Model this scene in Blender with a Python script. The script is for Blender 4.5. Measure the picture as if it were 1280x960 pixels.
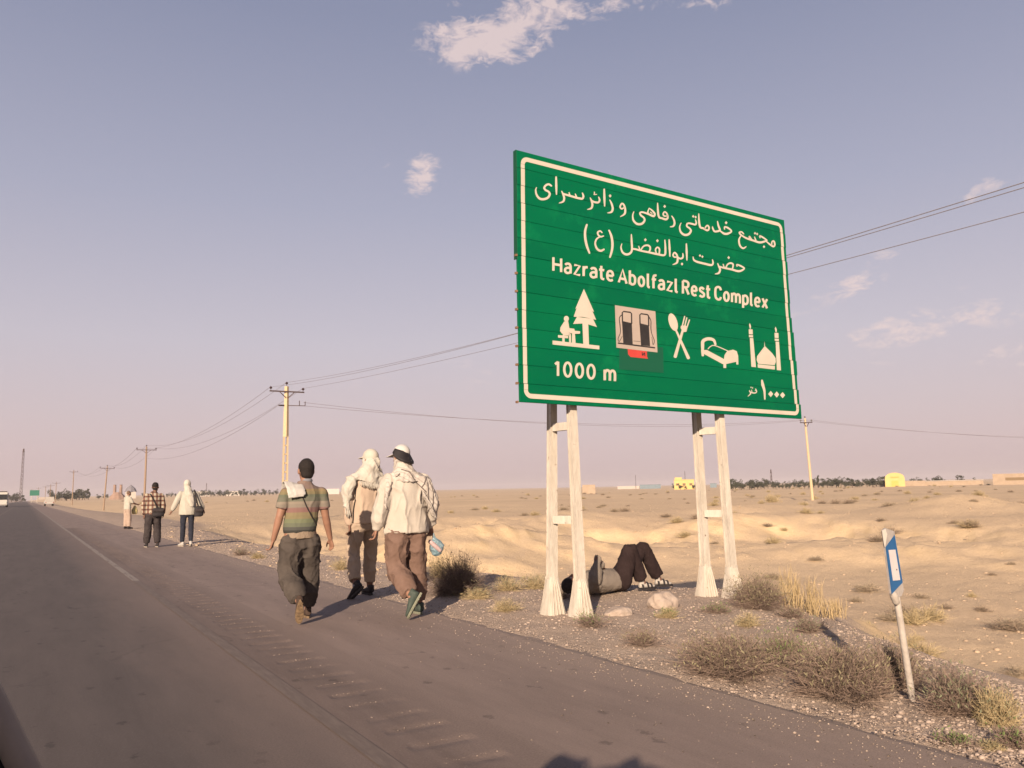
import bpy, bmesh, math, random
import numpy as np
from mathutils import Vector, Matrix
random.seed(7); rng = np.random.default_rng(7)
for o in list(bpy.data.objects): bpy.data.objects.remove(o)
SC = bpy.context.scene; COL = SC.collection

# ---------------------------------------------------------------- camera
F = 1000.; H = 1.28; PITCH = math.atan(.134); ROLL = math.radians(1.1); YAW = math.radians(31.2)
fwd = np.array([math.sin(YAW)*math.cos(PITCH), math.cos(YAW)*math.cos(PITCH), math.sin(PITCH)])
right0 = np.array([math.cos(YAW), -math.sin(YAW), 0]); up0 = np.cross(right0, fwd)
RR = math.cos(ROLL)*right0 - math.sin(ROLL)*up0; UU = math.sin(ROLL)*right0 + math.cos(ROLL)*up0
OO = np.array([0, 0, H])
cd = bpy.data.cameras.new('camera'); cam = bpy.data.objects.new('camera', cd); COL.objects.link(cam)
cd.sensor_fit = 'HORIZONTAL'; cd.sensor_width = 36; cd.lens = 36*F/1280; cd.clip_start = .05; cd.clip_end = 12000
M = Matrix([list(RR)+[0], list(UU)+[0], list(-fwd)+[H], [0, 0, 0, 1]])
M = Matrix([[RR[i], UU[i], -fwd[i], OO[i]] for i in range(3)] + [[0, 0, 0, 1]])
cam.matrix_world = M; SC.camera = cam
def ray(x, y): return fwd + RR*(x-640)/F + UU*(480-y)/F
def gnd(x, y, z=0.):
    r = ray(x, y); t = (z-H)/r[2]; return OO + r*t
def onY(x, y, Y):
    r = ray(x, y); return OO + r*(Y/r[1])
def onX(x, y, X):
    r = ray(x, y); return OO + r*(X/r[0])
def atdist(x, y, d):
    r = ray(x, y); return OO + r*(d/math.hypot(r[0], r[1]))

# ---------------------------------------------------------------- light
SUN_EL = math.radians(19); SUN_AZ = math.radians(180+43)          # clockwise from +Y
EXPO = 0.9
SC.view_settings.view_transform = 'Standard'; SC.view_settings.look = 'None'
SC.view_settings.exposure = EXPO; SC.view_settings.gamma = 1; SC.view_settings.use_curve_mapping = False
sd = Vector((math.sin(SUN_AZ)*math.cos(SUN_EL), math.cos(SUN_AZ)*math.cos(SUN_EL), math.sin(SUN_EL)))
sl = bpy.data.lights.new('sun', 'SUN'); sl.energy = 5.0; sl.angle = math.radians(.6); sl.color = (1, .80, .60)
so = bpy.data.objects.new('sun', sl); COL.objects.link(so); so.rotation_euler = sd.to_track_quat('Z', 'Y').to_euler()
def lin(r, g, b, k=1.):
    f = lambda c: (c/12.92 if c <= .04045 else ((c+.055)/1.055)**2.4)
    return (f(r/255)*k, f(g/255)*k, f(b/255)*k, 1)
W = bpy.data.worlds.new('World'); SC.world = W; W.use_nodes = True
nt = W.node_tree; nt.nodes.clear(); N = nt.nodes; Lk = nt.links
def nd(t, **k):
    n = N.new(t)
    for a, b in k.items(): setattr(n, a, b)
    return n
def mth(op, a, b=None, c=None, clamp=False):
    n = N.new('ShaderNodeMath'); n.operation = op; n.use_clamp = clamp
    for i, v in enumerate((a, b, c)):
        if v is None: continue
        if isinstance(v, (int, float)): n.inputs[i].default_value = v
        else: Lk.new(v, n.inputs[i])
    return n.outputs[0]
tc = nd('ShaderNodeTexCoord'); nrm = nd('ShaderNodeVectorMath', operation='NORMALIZE'); Lk.new(tc.outputs['Generated'], nrm.inputs[0])
DIR = nrm.outputs[0]
sep = nd('ShaderNodeSeparateXYZ'); Lk.new(DIR, sep.inputs[0])
rp = nd('ShaderNodeValToRGB'); Lk.new(mth('ADD', sep.outputs[2], .02), rp.inputs[0])
kk = 1/2**EXPO
stops = [(0, (208, 184, 186)), (.07, (214, 192, 196)), (.20, (202, 193, 204)), (.36, (173, 173, 193)), (.55, (142, 147, 173)), (1, (98, 108, 142))]
cr = rp.color_ramp
while len(cr.elements) < len(stops): cr.elements.new(.5)
for e, (p, c) in zip(cr.elements, stops): e.position = p; e.color = lin(*c, kk)
sky = nd('ShaderNodeTexSky', sky_type='NISHITA'); sky.sun_disc = False; sky.sun_elevation = SUN_EL; sky.sun_rotation = SUN_AZ
sky.dust_density = 3.0; sky.air_density = 1.2
smul = nd('ShaderNodeMixRGB', blend_type='MULTIPLY'); smul.inputs[0].default_value = 1
Lk.new(sky.outputs[0], smul.inputs[1]); smul.inputs[2].default_value = (.085, .075, .075, 1)
smix = nd('ShaderNodeMixRGB'); smix.inputs[0].default_value = .12
Lk.new(rp.outputs[0], smix.inputs[1]); Lk.new(smul.outputs[0], smix.inputs[2])
# clouds: thin evening puffs, each a patch of warped noise round a direction
def vdot(v):
    n = nd('ShaderNodeVectorMath', operation='DOT_PRODUCT'); Lk.new(DIR, n.inputs[0]); n.inputs[1].default_value = tuple(v); return n.outputs['Value']
def cloud_noise(scale, stretch, detail=9, dist=.7):
    mp = nd('ShaderNodeMapping'); mp.inputs['Scale'].default_value = (1, 1, stretch); Lk.new(DIR, mp.inputs[0])
    n = nd('ShaderNodeTexNoise'); n.inputs['Scale'].default_value = scale; n.inputs['Detail'].default_value = detail
    n.inputs['Roughness'].default_value = .62; n.inputs['Distortion'].default_value = dist; Lk.new(mp.outputs[0], n.inputs[0]); return n.outputs[0]
cn1 = cloud_noise(16, 2.4, 10, 1.1); cn2 = cloud_noise(52, 1.8, 8, .9)
noise = mth('ADD', mth('MULTIPLY', cn1, .58), mth('MULTIPLY', cn2, .42))
clouds = [  # pixel x, y, half width, half height (px), tilt deg, strength
 (610, 50, 78, 28, 4, 1.25), (680, 14, 70, 26, 12, 1.05), (770, 6, 60, 12, 5, .7), (880, 4, 40, 9, 0, .65), (565, 5, 16, 12, 0, .5),
 (527, 220, 20, 30, -28, .95), (500, 204, 30, 8, 10, .4), (572, 238, 14, 7, 0, .3), (432, 222, 12, 6, 0, .3), (530, 62, 8, 8, 0, .4),
 (1192, 250, 52, 10, 22, .60), (1108, 318, 22, 10, 28, .55), (1068, 356, 28, 13, 18, .85), (1030, 372, 60, 18, 20, .35),
 (1122, 417, 54, 16, 3, .85), (1135, 397, 48, 11, 8, .55), (1246, 386, 60, 19, 12, .6), (1268, 444, 40, 14, 8, .8), (1030, 415, 50, 25, 0, .3),
 (1200, 368, 14, 10, 0, .4), (355, 455, 26, 4, 3, .35), (640, 465, 190, 26, 0, .3), (430, 480, 120, 14, 0, .16), (1010, 440, 130, 36, 0, .25)]
acc = None
for (x, y, a, b, t, s) in clouds:
    c = ray(x, y); c = c/np.linalg.norm(c); th = math.radians(t)
    u = RR*math.cos(th) + UU*math.sin(th); v = -RR*math.sin(th) + UU*math.cos(th)
    u = u - c*(u@c); v = v - c*(v@c); k = F*.9
    uu = mth('MULTIPLY', mth('SUBTRACT', vdot(u), float(u@c)), k/a); vv = mth('MULTIPLY', mth('SUBTRACT', vdot(v), float(v@c)), k/b)
    # front half-space only
    d2 = mth('ADD', mth('MULTIPLY', uu, uu), mth('MULTIPLY', vv, vv))
    m = mth('MULTIPLY', mth('SUBTRACT', 1.0, mth('MULTIPLY', d2, .75), clamp=True), s)
    m = mth('MULTIPLY', m, mth('GREATER_THAN', vdot(c), .5))
    acc = m if acc is None else mth('MAXIMUM', acc, m)
dens = mth('MULTIPLY', mth('ADD', mth('MULTIPLY', mth('SUBTRACT', noise, .5), 6.6), mth('SUBTRACT', mth('MULTIPLY', acc, 1.5), .70)), 1.1, clamp=True)
dens = mth('MULTIPLY', dens, mth('MULTIPLY', acc, 1.6, clamp=True), clamp=True)
cmix = nd('ShaderNodeMixRGB'); Lk.new(mth('MULTIPLY', dens, .78), cmix.inputs[0])
Lk.new(smix.outputs[0], cmix.inputs[1]); cmix.inputs[2].default_value = lin(236, 214, 210, kk)
bg = nd('ShaderNodeBackground'); bg.inputs[1].default_value = 1.0; Lk.new(cmix.outputs[0], bg.inputs[0])
wo = nd('ShaderNodeOutputWorld'); Lk.new(bg.outputs[0], wo.inputs[0])

# ---------------------------------------------------------------- helpers
def vnoise(x, y, z=0., seed=0):
    x, y, z = np.broadcast_arrays(np.asarray(x, float), np.asarray(y, float), np.asarray(z, float))
    xi, yi, zi = np.floor(x), np.floor(y), np.floor(z); fx, fy, fz = x-xi, y-yi, z-zi
    xi, yi, zi = xi.astype(np.int64), yi.astype(np.int64), zi.astype(np.int64)
    s = lambda t: t*t*t*(t*(t*6-15)+10)
    fx, fy, fz = s(fx), s(fy), s(fz)
    def h(i, j, k):
        n = (i*374761393 + j*668265263 + k*1442695041 + seed*974634777) & 0xffffffff
        n = ((n ^ (n >> 13))*1274126177) & 0xffffffff; n = ((n ^ (n >> 16))*2246822519) & 0xffffffff
        return ((n ^ (n >> 15)) & 0xffffff)/float(0xffffff)*2-1
    r = 0
    for a in (0, 1):
        for b in (0, 1):
            for c in (0, 1):
                r = r + h(xi+a, yi+b, zi+c)*(fx if a else 1-fx)*(fy if b else 1-fy)*(fz if c else 1-fz)
    return r
def fbm(x, y, z=0., o=4, seed=0, g=.5):
    r = 0; a = 1; t = 0
    for i in range(o): r = r + a*vnoise(x*2**i+i*17.3, y*2**i-i*9.1, np.asarray(z)*2**i, seed+i); t += a; a *= g
    return r/t
def sstep(a, b, x): t = np.clip((np.asarray(x, float)-a)/(b-a), 0, 1); return t*t*(3-2*t)

def mat(name, col, rough=.9, col2=None, nscale=8., bump=0., bscale=60., spec=.25, metal=0., stops=None, detail=6, coord='Object', alpha=None, trans=0., mapscale=(1, 1, 1), spots=None, vary=0.):
    m = bpy.data.materials.get(name)
    if m: return m
    m = bpy.data.materials.new(name); m.use_nodes = True; t = m.node_tree; b = t.nodes['Principled BSDF']
    b.inputs['Roughness'].default_value = rough; b.inputs['Specular IOR Level'].default_value = spec; b.inputs['Metallic'].default_value = metal
    b.inputs['Base Color'].default_value = (*col[:3], 1)
    if trans: b.inputs['Transmission Weight'].default_value = trans
    if alpha is not None: b.inputs['Alpha'].default_value = alpha
    tcn = t.nodes.new('ShaderNodeTexCoord'); mp = t.nodes.new('ShaderNodeMapping'); mp.inputs['Scale'].default_value = mapscale
    t.links.new(tcn.outputs[coord], mp.inputs[0])
    if col2 is not None:
        n = t.nodes.new('ShaderNodeTexNoise'); n.inputs['Scale'].default_value = nscale; n.inputs['Detail'].default_value = detail
        n.inputs['Roughness'].default_value = .65
        t.links.new(mp.outputs[0], n.inputs[0])
        r = t.nodes.new('ShaderNodeValToRGB'); r.color_ramp.elements[0].position = .32; r.color_ramp.elements[1].position = .68
        r.color_ramp.elements[0].color = (*col[:3], 1); r.color_ramp.elements[1].color = (*col2[:3], 1)
        if stops: r.color_ramp.elements[0].position, r.color_ramp.elements[1].position = stops
        t.links.new(n.outputs[0], r.inputs[0]); t.links.new(r.outputs[0], b.inputs['Base Color'])
    if spots:     # (colour, low, high, scale): chips and rust showing through
        n = t.nodes.new('ShaderNodeTexNoise'); n.inputs['Scale'].default_value = spots[3]; n.inputs['Detail'].default_value = 7; n.inputs['Roughness'].default_value = .7; t.links.new(tcn.outputs[coord], n.inputs[0])
        r = t.nodes.new('ShaderNodeValToRGB'); r.color_ramp.elements[0].position = spots[1]; r.color_ramp.elements[1].position = spots[2]; r.color_ramp.elements[0].color = (0, 0, 0, 1); t.links.new(n.outputs[0], r.inputs[0])
        mx = t.nodes.new('ShaderNodeMixRGB'); t.links.new(r.outputs[0], mx.inputs[0]); mx.inputs[1].default_value = (*col[:3], 1); mx.inputs[2].default_value = (*spots[0], 1)
        if b.inputs['Base Color'].links: t.links.new(b.inputs['Base Color'].links[0].from_socket, mx.inputs[1])
        t.links.new(mx.outputs[0], b.inputs['Base Color'])
    if vary:
        oi = t.nodes.new('ShaderNodeObjectInfo'); mr = t.nodes.new('ShaderNodeMapRange'); mr.inputs[3].default_value = 1-vary; mr.inputs[4].default_value = 1+vary; t.links.new(oi.outputs['Random'], mr.inputs[0])
        hs = t.nodes.new('ShaderNodeHueSaturation'); t.links.new(mr.outputs[0], hs.inputs['Value']); t.links.new(b.inputs['Base Color'].links[0].from_socket, hs.inputs['Color']); t.links.new(hs.outputs[0], b.inputs['Base Color'])
    if bump:
        n = t.nodes.new('ShaderNodeTexNoise'); n.inputs['Scale'].default_value = bscale; n.inputs['Detail'].default_value = 5
        t.links.new(mp.outputs[0], n.inputs[0]); bp = t.nodes.new('ShaderNodeBump'); bp.inputs['Strength'].default_value = bump; bp.inputs['Distance'].default_value = .02
        t.links.new(n.outputs[0], bp.inputs['Height']); t.links.new(bp.outputs[0], b.inputs['Normal'])
    return m

def tag(o, label=None, cat=None, group=None, kind=None):
    for k, v in (('label', label), ('category', cat), ('group', group), ('kind', kind)):
        if v: o[k] = v
    return o
def link(name, me, m=None, parent=None, loc=None):
    o = bpy.data.objects.new(name, me); COL.objects.link(o)
    if me is not None and m is not None: me.materials.append(m)
    if parent is not None: o.parent = parent
    if loc is not None: o.location = loc
    return o
def empty(name, loc=(0, 0, 0), rz=0., label=None, cat=None, group=None):
    o = bpy.data.objects.new(name, None); COL.objects.link(o); o.location = tuple(loc); o.rotation_euler = (0, 0, rz); o.empty_display_size = .2
    return tag(o, label, cat, group)
def mesh_from(verts, faces, smooth=False, name='mesh'):
    me = bpy.data.meshes.new(name); me.from_pydata([tuple(v) for v in verts], [], faces); me.update()
    if smooth: me.polygons.foreach_set('use_smooth', [True]*len(me.polygons))
    return me
class MB:
    def __init__(s): s.v = []; s.f = []
    def add(s, v, f):
        n = len(s.v); s.v += [tuple(map(float, p)) for p in v]; s.f += [tuple(i+n for i in q) for q in f]; return s
    def box(s, c, d, rz=0., R=None, taper=1.):
        x, y, z = d[0]/2, d[1]/2, d[2]/2; pts = []
        for k in (-1, 1):
            t = taper if k > 0 else 1
            for a, b in ((-1, -1), (1, -1), (1, 1), (-1, 1)): pts.append(Vector((a*x*t, b*y*t, k*z)))
        if rz: R = Matrix.Rotation(rz, 3, 'Z')
        if R is not None: pts = [R @ p for p in pts]
        return s.add([p+Vector(c) for p in pts], [(0, 3, 2, 1), (4, 5, 6, 7), (0, 1, 5, 4), (1, 2, 6, 5), (2, 3, 7, 6), (3, 0, 4, 7)])
    def beam(s, a, b, w, h=None, side=None):
        a, b = Vector(a), Vector(b); t = (b-a).normalized(); h = h or w
        sd_ = Vector(side) if side is not None else (Vector((1, 0, 0)) if abs(t.x) < .8 else Vector((0, 1, 0)))
        A = (sd_-t*sd_.dot(t)).normalized(); B = t.cross(A)
        pts = [p+A*i*w/2+B*j*h/2 for p in (a, b) for i, j in ((-1, -1), (1, -1), (1, 1), (-1, 1))]
        return s.add(pts, [(0, 3, 2, 1), (4, 5, 6, 7), (0, 1, 5, 4), (1, 2, 6, 5), (2, 3, 7, 6), (3, 0, 4, 7)])
    def loft(s, secs, n=14, closed=False):
        v = []
        for c, A, B in secs:
            c, A, B = Vector(c), Vector(A), Vector(B)
            for i in range(n): th = 2*math.pi*i/n; v.append(c+A*math.cos(th)+B*math.sin(th))
        f = []
        for k in range(len(secs)-1):
            for i in range(n): j = (i+1) % n; f.append((k*n+i, k*n+j, (k+1)*n+j, (k+1)*n+i))
        m = len(v); v.append(Vector(secs[0][0])); v.append(Vector(secs[-1][0])); e = (len(secs)-1)*n
        for i in range(n): j = (i+1) % n; f.append((m, j, i)); f.append((m+1, e+i, e+j))
        return s.add(v, f)
    def tube(s, pts, rs, n=12, side=None, round=True):
        pts = [Vector(p) for p in pts]; secs = []
        if not isinstance(rs, (list, tuple)): rs = [rs]*len(pts)
        rs = [r if isinstance(r, (list, tuple)) else (r, r) for r in rs]
        for i, p in enumerate(pts):
            t = (pts[min(i+1, len(pts)-1)]-pts[max(i-1, 0)]).normalized()
            sv = Vector(side) if side is not None else (Vector((1, 0, 0)) if abs(t.x) < .75 else Vector((0, 1, 0)))
            A = (sv-t*sv.dot(t)).normalized(); B = t.cross(A); secs.append((p, A, B, t))
        out = []
        if round:
            p, A, B, t = secs[0]; ra, rb = rs[0]; m = min(ra, rb)
            for k, q in ((.92, .38), (.6, .8)): out.append((p-t*m*k, A*ra*q, B*rb*q))
        for (p, A, B, t), (ra, rb) in zip(secs, rs): out.append((p, A*ra, B*rb))
        if round:
            p, A, B, t = secs[-1]; ra, rb = rs[-1]; m = min(ra, rb)
            for k, q in ((.6, .8), (.92, .38)): out.append((p+t*m*k, A*ra*q, B*rb*q))
        return s.loft(out, n)
    def ell(s, c, r, R=None, n=12):
        secs = []; R = R or Matrix.Identity(3); c = Vector(c)
        for k in range(0, 9):
            a = -math.pi/2+math.pi*(k+.35 if k == 0 else (k-.35 if k == 8 else k))/8
            secs.append((c+R@Vector((0, 0, r[2]*math.sin(a))), R@Vector((r[0]*math.cos(a), 0, 0)), R@Vector((0, r[1]*math.cos(a), 0))))
        return s.loft(secs, n)
    def mesh(s, smooth=False, name='mesh'): return mesh_from(s.v, s.f, smooth, name)
    def build(s, name, m, parent=None, smooth=False): return link(name, s.mesh(smooth, name), m, parent)
def bevel_mesh(me, w=.005, seg=1):
    bm = bmesh.new(); bm.from_mesh(me); bmesh.ops.remove_doubles(bm, verts=bm.verts, dist=1e-5)
    bmesh.ops.bevel(bm, geom=bm.edges[:], offset=w, segments=seg, affect='EDGES'); bm.to_mesh(me); bm.free(); return me
def fuse(mb, name, m, parent, voxel=.012, smooth=3, disp=None):
    """union of overlapping closed lofts into ONE continuous skin (voxel remesh), then optional cloth folds"""
    me0 = mb.mesh(); o = bpy.data.objects.new('tmp', me0); COL.objects.link(o)
    r = o.modifiers.new('r', 'REMESH'); r.mode = 'VOXEL'; r.voxel_size = voxel
    if smooth: sm = o.modifiers.new('s', 'SMOOTH'); sm.factor = .5; sm.iterations = smooth
    dg = bpy.context.evaluated_depsgraph_get(); me = bpy.data.meshes.new_from_object(o.evaluated_get(dg))
    bpy.data.objects.remove(o); me.name = name
    if disp:
        n = len(me.vertices); co = np.empty(n*3); me.vertices.foreach_get('co', co); co = co.reshape(-1, 3)
        no = np.empty(n*3); me.vertices.foreach_get('normal', no); no = no.reshape(-1, 3)
        co += no*disp(co[:, 0], co[:, 1], co[:, 2])[:, None]; me.vertices.foreach_set('co', co.ravel())
    me.polygons.foreach_set('use_smooth', [True]*len(me.polygons)); me.update()
    me.materials.clear()
    return link(name, me, m, parent)
def limb(mb, h, k, an, rs, end=1., n=16, round=False, side=None, bend=.42):
    """thigh-knee-shin (or arm) tube with a rounded bend; rs = radii at h, mid, k, mid, end"""
    h, k, an = Vector(h), Vector(k), Vector(an); e = k.lerp(an, end); d = min((h-k).length, (e-k).length)*bend; a = k+(h-k).normalized()*d; b = k+(e-k).normalized()*d; kk_ = k+(k-(a+b)/2)*.8
    bz = [a*(1-t)**2+kk_*2*t*(1-t)+b*t*t for t in (0, .2, .4, .6, .8, 1)]
    mb.tube([h, h.lerp(a, .5)]+bz+[b.lerp(e, .5), e], [rs[0], rs[1], (rs[1]+rs[2])/2, rs[2], rs[2]*1.01, rs[2]*1.01, rs[2], (rs[2]+rs[3])/2, rs[3], rs[4]], n, side=side, round=round)
def folds(amp, sc=9., seed=0, stretch=.45, diag=.5):
    def f(x, y, z):
        w = .25*vnoise(x*5, y*5, z*5, seed+9)
        a = (1-np.abs(vnoise(x*sc+w*4+diag*z*sc, y*sc+w*4, z*sc*stretch, seed)))**4*2-1.1
        b = vnoise(x*sc*2.1, y*sc*2.1, z*sc*stretch*1.6-diag*x*sc*2, seed+3)
        c = (1-np.abs(vnoise(x*sc*2.6-diag*z*sc*2, y*sc*2.6, z*sc*stretch*3+x*sc, seed+5)))**5
        return amp*(a*.75+b*.30+c*.45)
    return f
from mathutils.bvhtree import BVHTree
def surf(objs, x, z, lift=.004, back=True):
    """nearest point of the given meshes met when coming from behind the figure (local coordinates)"""
    best = None
    for o in objs:
        t = o.get('_b'); bv = _BV.setdefault(o.name, BVHTree.FromPolygons([v.co[:] for v in o.data.vertices], [tuple(p.vertices) for p in o.data.polygons]))
        hit = bv.ray_cast(Vector((x, -1.5, z)), Vector((0, 1, 0)))[0]
        if hit is not None and (best is None or hit.y < best.y): best = hit
    return (best if best is not None else Vector((x, -.1, z)))-Vector((0, lift, 0))
_BV = {}
def ribbon(root, objs, xz, w, m, name='strap', n=6):
    pts = [Vector((a[0], a[1], 0)).lerp(Vector((b[0], b[1], 0)), k/n) for a, b in zip(xz, xz[1:]) for k in range(n)]+[Vector((xz[-1][0], xz[-1][1], 0))]
    mb = MB(); P = [surf(objs, p.x, p.y) for p in pts]
    mb.tube(P, [(w/2, .004)]*len(P), 8, side=(1, 0, 0), round=False); return mb.build(name, m, root, True)
def copy_tree(o, parent=None):
    c = o.copy(); COL.objects.link(c)
    if parent is not None: c.parent = parent
    for ch in list(o.children): copy_tree(ch, c)
    return c

# ---------------------------------------------------------------- terrain
EY = [-400, 0, 2.6, 3.6, 4.9, 5.9, 6.6, 7.6, 8.6, 9.4, 11.8, 16, 25, 40, 70, 400]
EX = [5.0, 5.0, 5.1, 5.6, 6.3, 7.0, 7.7, 7.6, 7.1, 6.5, 6.2, 5.6, 5.3, 5.8, 6.2, 6.2]
def tz(x, y):
    x = np.asarray(x, float); y = np.asarray(y, float); r = np.hypot(x, y)
    e = np.interp(y, EY, EX) + .18*fbm(x*.9, y*.9, o=2, seed=5)
    d = x-e; dl = -8.2-x
    emb = sstep(-.15, 5.2, d); embl = sstep(0, 4, dl)
    n1 = fbm(x*.045, y*.045, o=3, seed=11)
    rr = r + 11*n1
    up = .42*sstep(25, 33, rr+2*vnoise(x*.25, y*.25, seed=61))+.58*sstep(41, 52, rr+3*vnoise(x*.16, y*.16, seed=62))
    ridge = 1-np.abs(fbm(x*.11, y*.11, o=4, seed=21))*2.6
    bl = up*(1-up)*4
    f = -1.95 + 1.55*up + .30*bl*(ridge-.55) + .16*fbm(x*.16, y*.16, o=4, seed=2)*sstep(2, 12, r)
    # finer rills running down the bluff faces
    f = f + bl*.14*(1-2*np.abs(vnoise(x*.9+2*n1, y*.35, seed=31))) + bl*.16*((1-np.abs(fbm(x*.33, y*.33, o=4, seed=71)))**3-.6)
    f = f + .05*((1-np.abs(fbm(x*.8, y*.8, o=4, seed=81)))**3-.6)*sstep(6, 14, r)*sstep(160, 60, r)
    for (mx, my, sx, sy, h) in ((16.8, 31.5, 3.6, 2.2, .75), (20.5, 36, 6, 4, .45), (47, 27, 4.2, 3.2, .9), (52, 33, 7, 5, .5), (34, 31, 5, 2.6, .5), (41, 38, 6, 3, .5), (27, 40, 5, 3, .5), (12, 24, 3, 3, -.15)):
        f = f + h*np.exp(-(((x-mx)/sx)**2+((y-my)/sy)**2))*(1+.35*(ridge-.5))
    f = f + .35*fbm(x*.012, y*.012, o=3, seed=41)*sstep(50, 200, r)
    f = f - .9*sstep(80, 150, y)*sstep(40, 10, x)*sstep(400, 150, r)     # the flat beside the far road lies lower
    f = f + np.where(r > 250, ((np.maximum(r, 250)-250)/1000)**1.1*3.4, 0)
    f = np.where((np.abs(x) < 60) & (y > 250), np.minimum(f, -.6+np.abs(x)*.1), f)
    verge = .018*fbm(x*2.2, y*2.2, o=4, seed=3) + .018*np.exp(-((x-e+.9)/.6)**2)*(1+fbm(x*1.1, y*1.1, seed=8)) - .02
    side = verge*(1-emb) + f*emb
    left = -.03*(1-embl) + (f)*embl
    z = np.where(x > -2, side, left)
    under = sstep(4.02, 3.72, x)*sstep(-8.6, -8.1, x)
    return z*(1-under) - .05*under
def tzz(x, y): return float(tz(np.array([x]), np.array([y]))[0])
def polar_ground():
    rs = np.concatenate([[0.3], np.exp(np.arange(math.log(.6), math.log(5200), .0135))])
    vw = np.radians(np.arange(-12, 76, .13)); ot = np.radians(np.arange(76, 348, 3.))
    an = np.concatenate([vw, ot]); nr, na = len(rs), len(an)
    Rg, Ag = np.meshgrid(rs, an, indexing='ij'); X = Rg*np.sin(Ag); Y = Rg*np.cos(Ag); Z = tz(X.ravel(), Y.ravel()).reshape(X.shape)
    co = np.stack([X, Y, Z], -1).reshape(-1, 3); co = np.vstack([co, [[0, 0, -.05]]])
    i, j = np.meshgrid(np.arange(nr-1), np.arange(na), indexing='ij'); j2 = (j+1) % na
    q = np.stack([i*na+j, (i+1)*na+j, (i+1)*na+j2, i*na+j2], -1).reshape(-1, 4)[:, ::-1]
    me = bpy.data.meshes.new('ground'); nv = len(co); nq = len(q)
    me.vertices.add(nv); me.vertices.foreach_set('co', co.ravel())
    tri = np.stack([np.full(na, nv-1), (np.arange(na)+1) % na, np.arange(na)], -1)
    me.loops.add(nq*4+na*3); me.loops.foreach_set('vertex_index', np.concatenate([q.ravel(), tri.ravel()]))
    me.polygons.add(nq+na); me.polygons.foreach_set('loop_start', np.concatenate([np.arange(nq)*4, nq*4+np.arange(na)*3]))
    me.update(calc_edges=True); me.validate(); me.polygons.foreach_set('use_smooth', [True]*len(me.polygons))
    return me
def ground_mat():
    m = bpy.data.materials.new('desert_soil'); m.use_nodes = True; t = m.node_tree; b = t.nodes['Principled BSDF']
    b.inputs['Roughness'].default_value = .97; b.inputs['Specular IOR Level'].default_value = .1
    g = t.nodes.new('ShaderNodeNewGeometry'); L = t.links
    def noi(s, d=6, r=.6, sc=(1, 1, 1), src=None):
        mp = t.nodes.new('ShaderNodeMapping'); mp.inputs['Scale'].default_value = sc; L.new(g.outputs['Position'], mp.inputs[0])
        n = t.nodes.new('ShaderNodeTexNoise'); n.inputs['Scale'].default_value = s; n.inputs['Detail'].default_value = d; n.inputs['Roughness'].default_value = r
        L.new(mp.outputs[0], n.inputs[0]); return n.outputs[0]
    def ramp(s, a, b_, lo=.35, hi=.65):
        r = t.nodes.new('ShaderNodeValToRGB'); r.color_ramp.elements[0].position = lo; r.color_ramp.elements[1].position = hi
        r.color_ramp.elements[0].color = (*a, 1); r.color_ramp.elements[1].color = (*b_, 1); L.new(s, r.inputs[0]); return r.outputs[0]
    def mix(f, a, b_, bt='MIX'):
        n = t.nodes.new('ShaderNodeMixRGB'); n.blend_type = bt
        for i, v in enumerate((f, a, b_)):
            if isinstance(v, (int, float)): n.inputs[i].default_value = v
            else: L.new(v, n.inputs[i])
        return n.outputs[0]
    big = ramp(noi(.035, 5), (.50, .365, .238), (.61, .45, .28))
    mid = ramp(noi(.5, 7), (.49, .36, .235), (.59, .44, .285))
    c = mix(.45, big, mid)
    c = mix(.30, c, ramp(noi(9, 5, .7), (.36, .27, .19), (.60, .47, .33)), 'MIX')
    # steep eroded faces show fresher ochre silt
    sx = t.nodes.new('ShaderNodeSeparateXYZ'); L.new(g.outputs['Normal'], sx.inputs[0])
    st = ramp(sx.outputs[2], (1, 1, 1), (0, 0, 0), .90, .992)
    c = mix(st, c, ramp(noi(1.2, 5), (.54, .395, .235), (.62, .465, .285)))
    # grey-brown roadside gravel on the verge, by distance from the road
    px = t.nodes.new('ShaderNodeSeparateXYZ'); L.new(g.outputs['Position'], px.inputs[0])
    def m_(op, a, b_=None, cl=False):
        n = t.nodes.new('ShaderNodeMath'); n.operation = op; n.use_clamp = cl
        for i, v in enumerate((a, b_)):
            if v is None: continue
            if isinstance(v, (int, float)): n.inputs[i].default_value = v
            else: L.new(v, n.inputs[i])
        return n.outputs[0]
    wob = m_('MULTIPLY', m_('SUBTRACT', noi(1.1, 4), .5), 2.2)
    vz = m_('MULTIPLY', m_('ADD', px.outputs[2], .42), 5.0, True)       # only the high verge, not the field below
    vx = m_('SUBTRACT', 1.0, m_('MULTIPLY', m_('SUBTRACT', m_('ADD', px.outputs[0], wob), 8.6), .8, True))
    vy = m_('LESS_THAN', px.outputs[0], 9.5)
    vm = m_('MULTIPLY', m_('MULTIPLY', vz, vx, True), vy)
    gv = ramp(noi(26, 5, .75), (.26, .20, .165), (.47, .375, .31), .38, .66)
    gv = mix(.5, gv, ramp(noi(2.2, 5), (.28, .215, .175), (.42, .33, .265)))
    c = mix(m_('MULTIPLY', vm, .9), c, gv)
    # dry scrub tint in patches far out
    far = ramp(noi(.02, 6, .7), (0, 0, 0), (1, 1, 1), .52, .66)
    c = mix(m_('MULTIPLY', far, .25), c, ramp(noi(.4, 4), (.20, .165, .10), (.30, .23, .15)))
    L.new(c, b.inputs['Base Color'])
    bp = t.nodes.new('ShaderNodeBump'); bp.inputs['Strength'].default_value = .8; bp.inputs['Distance'].default_value = .09
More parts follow.
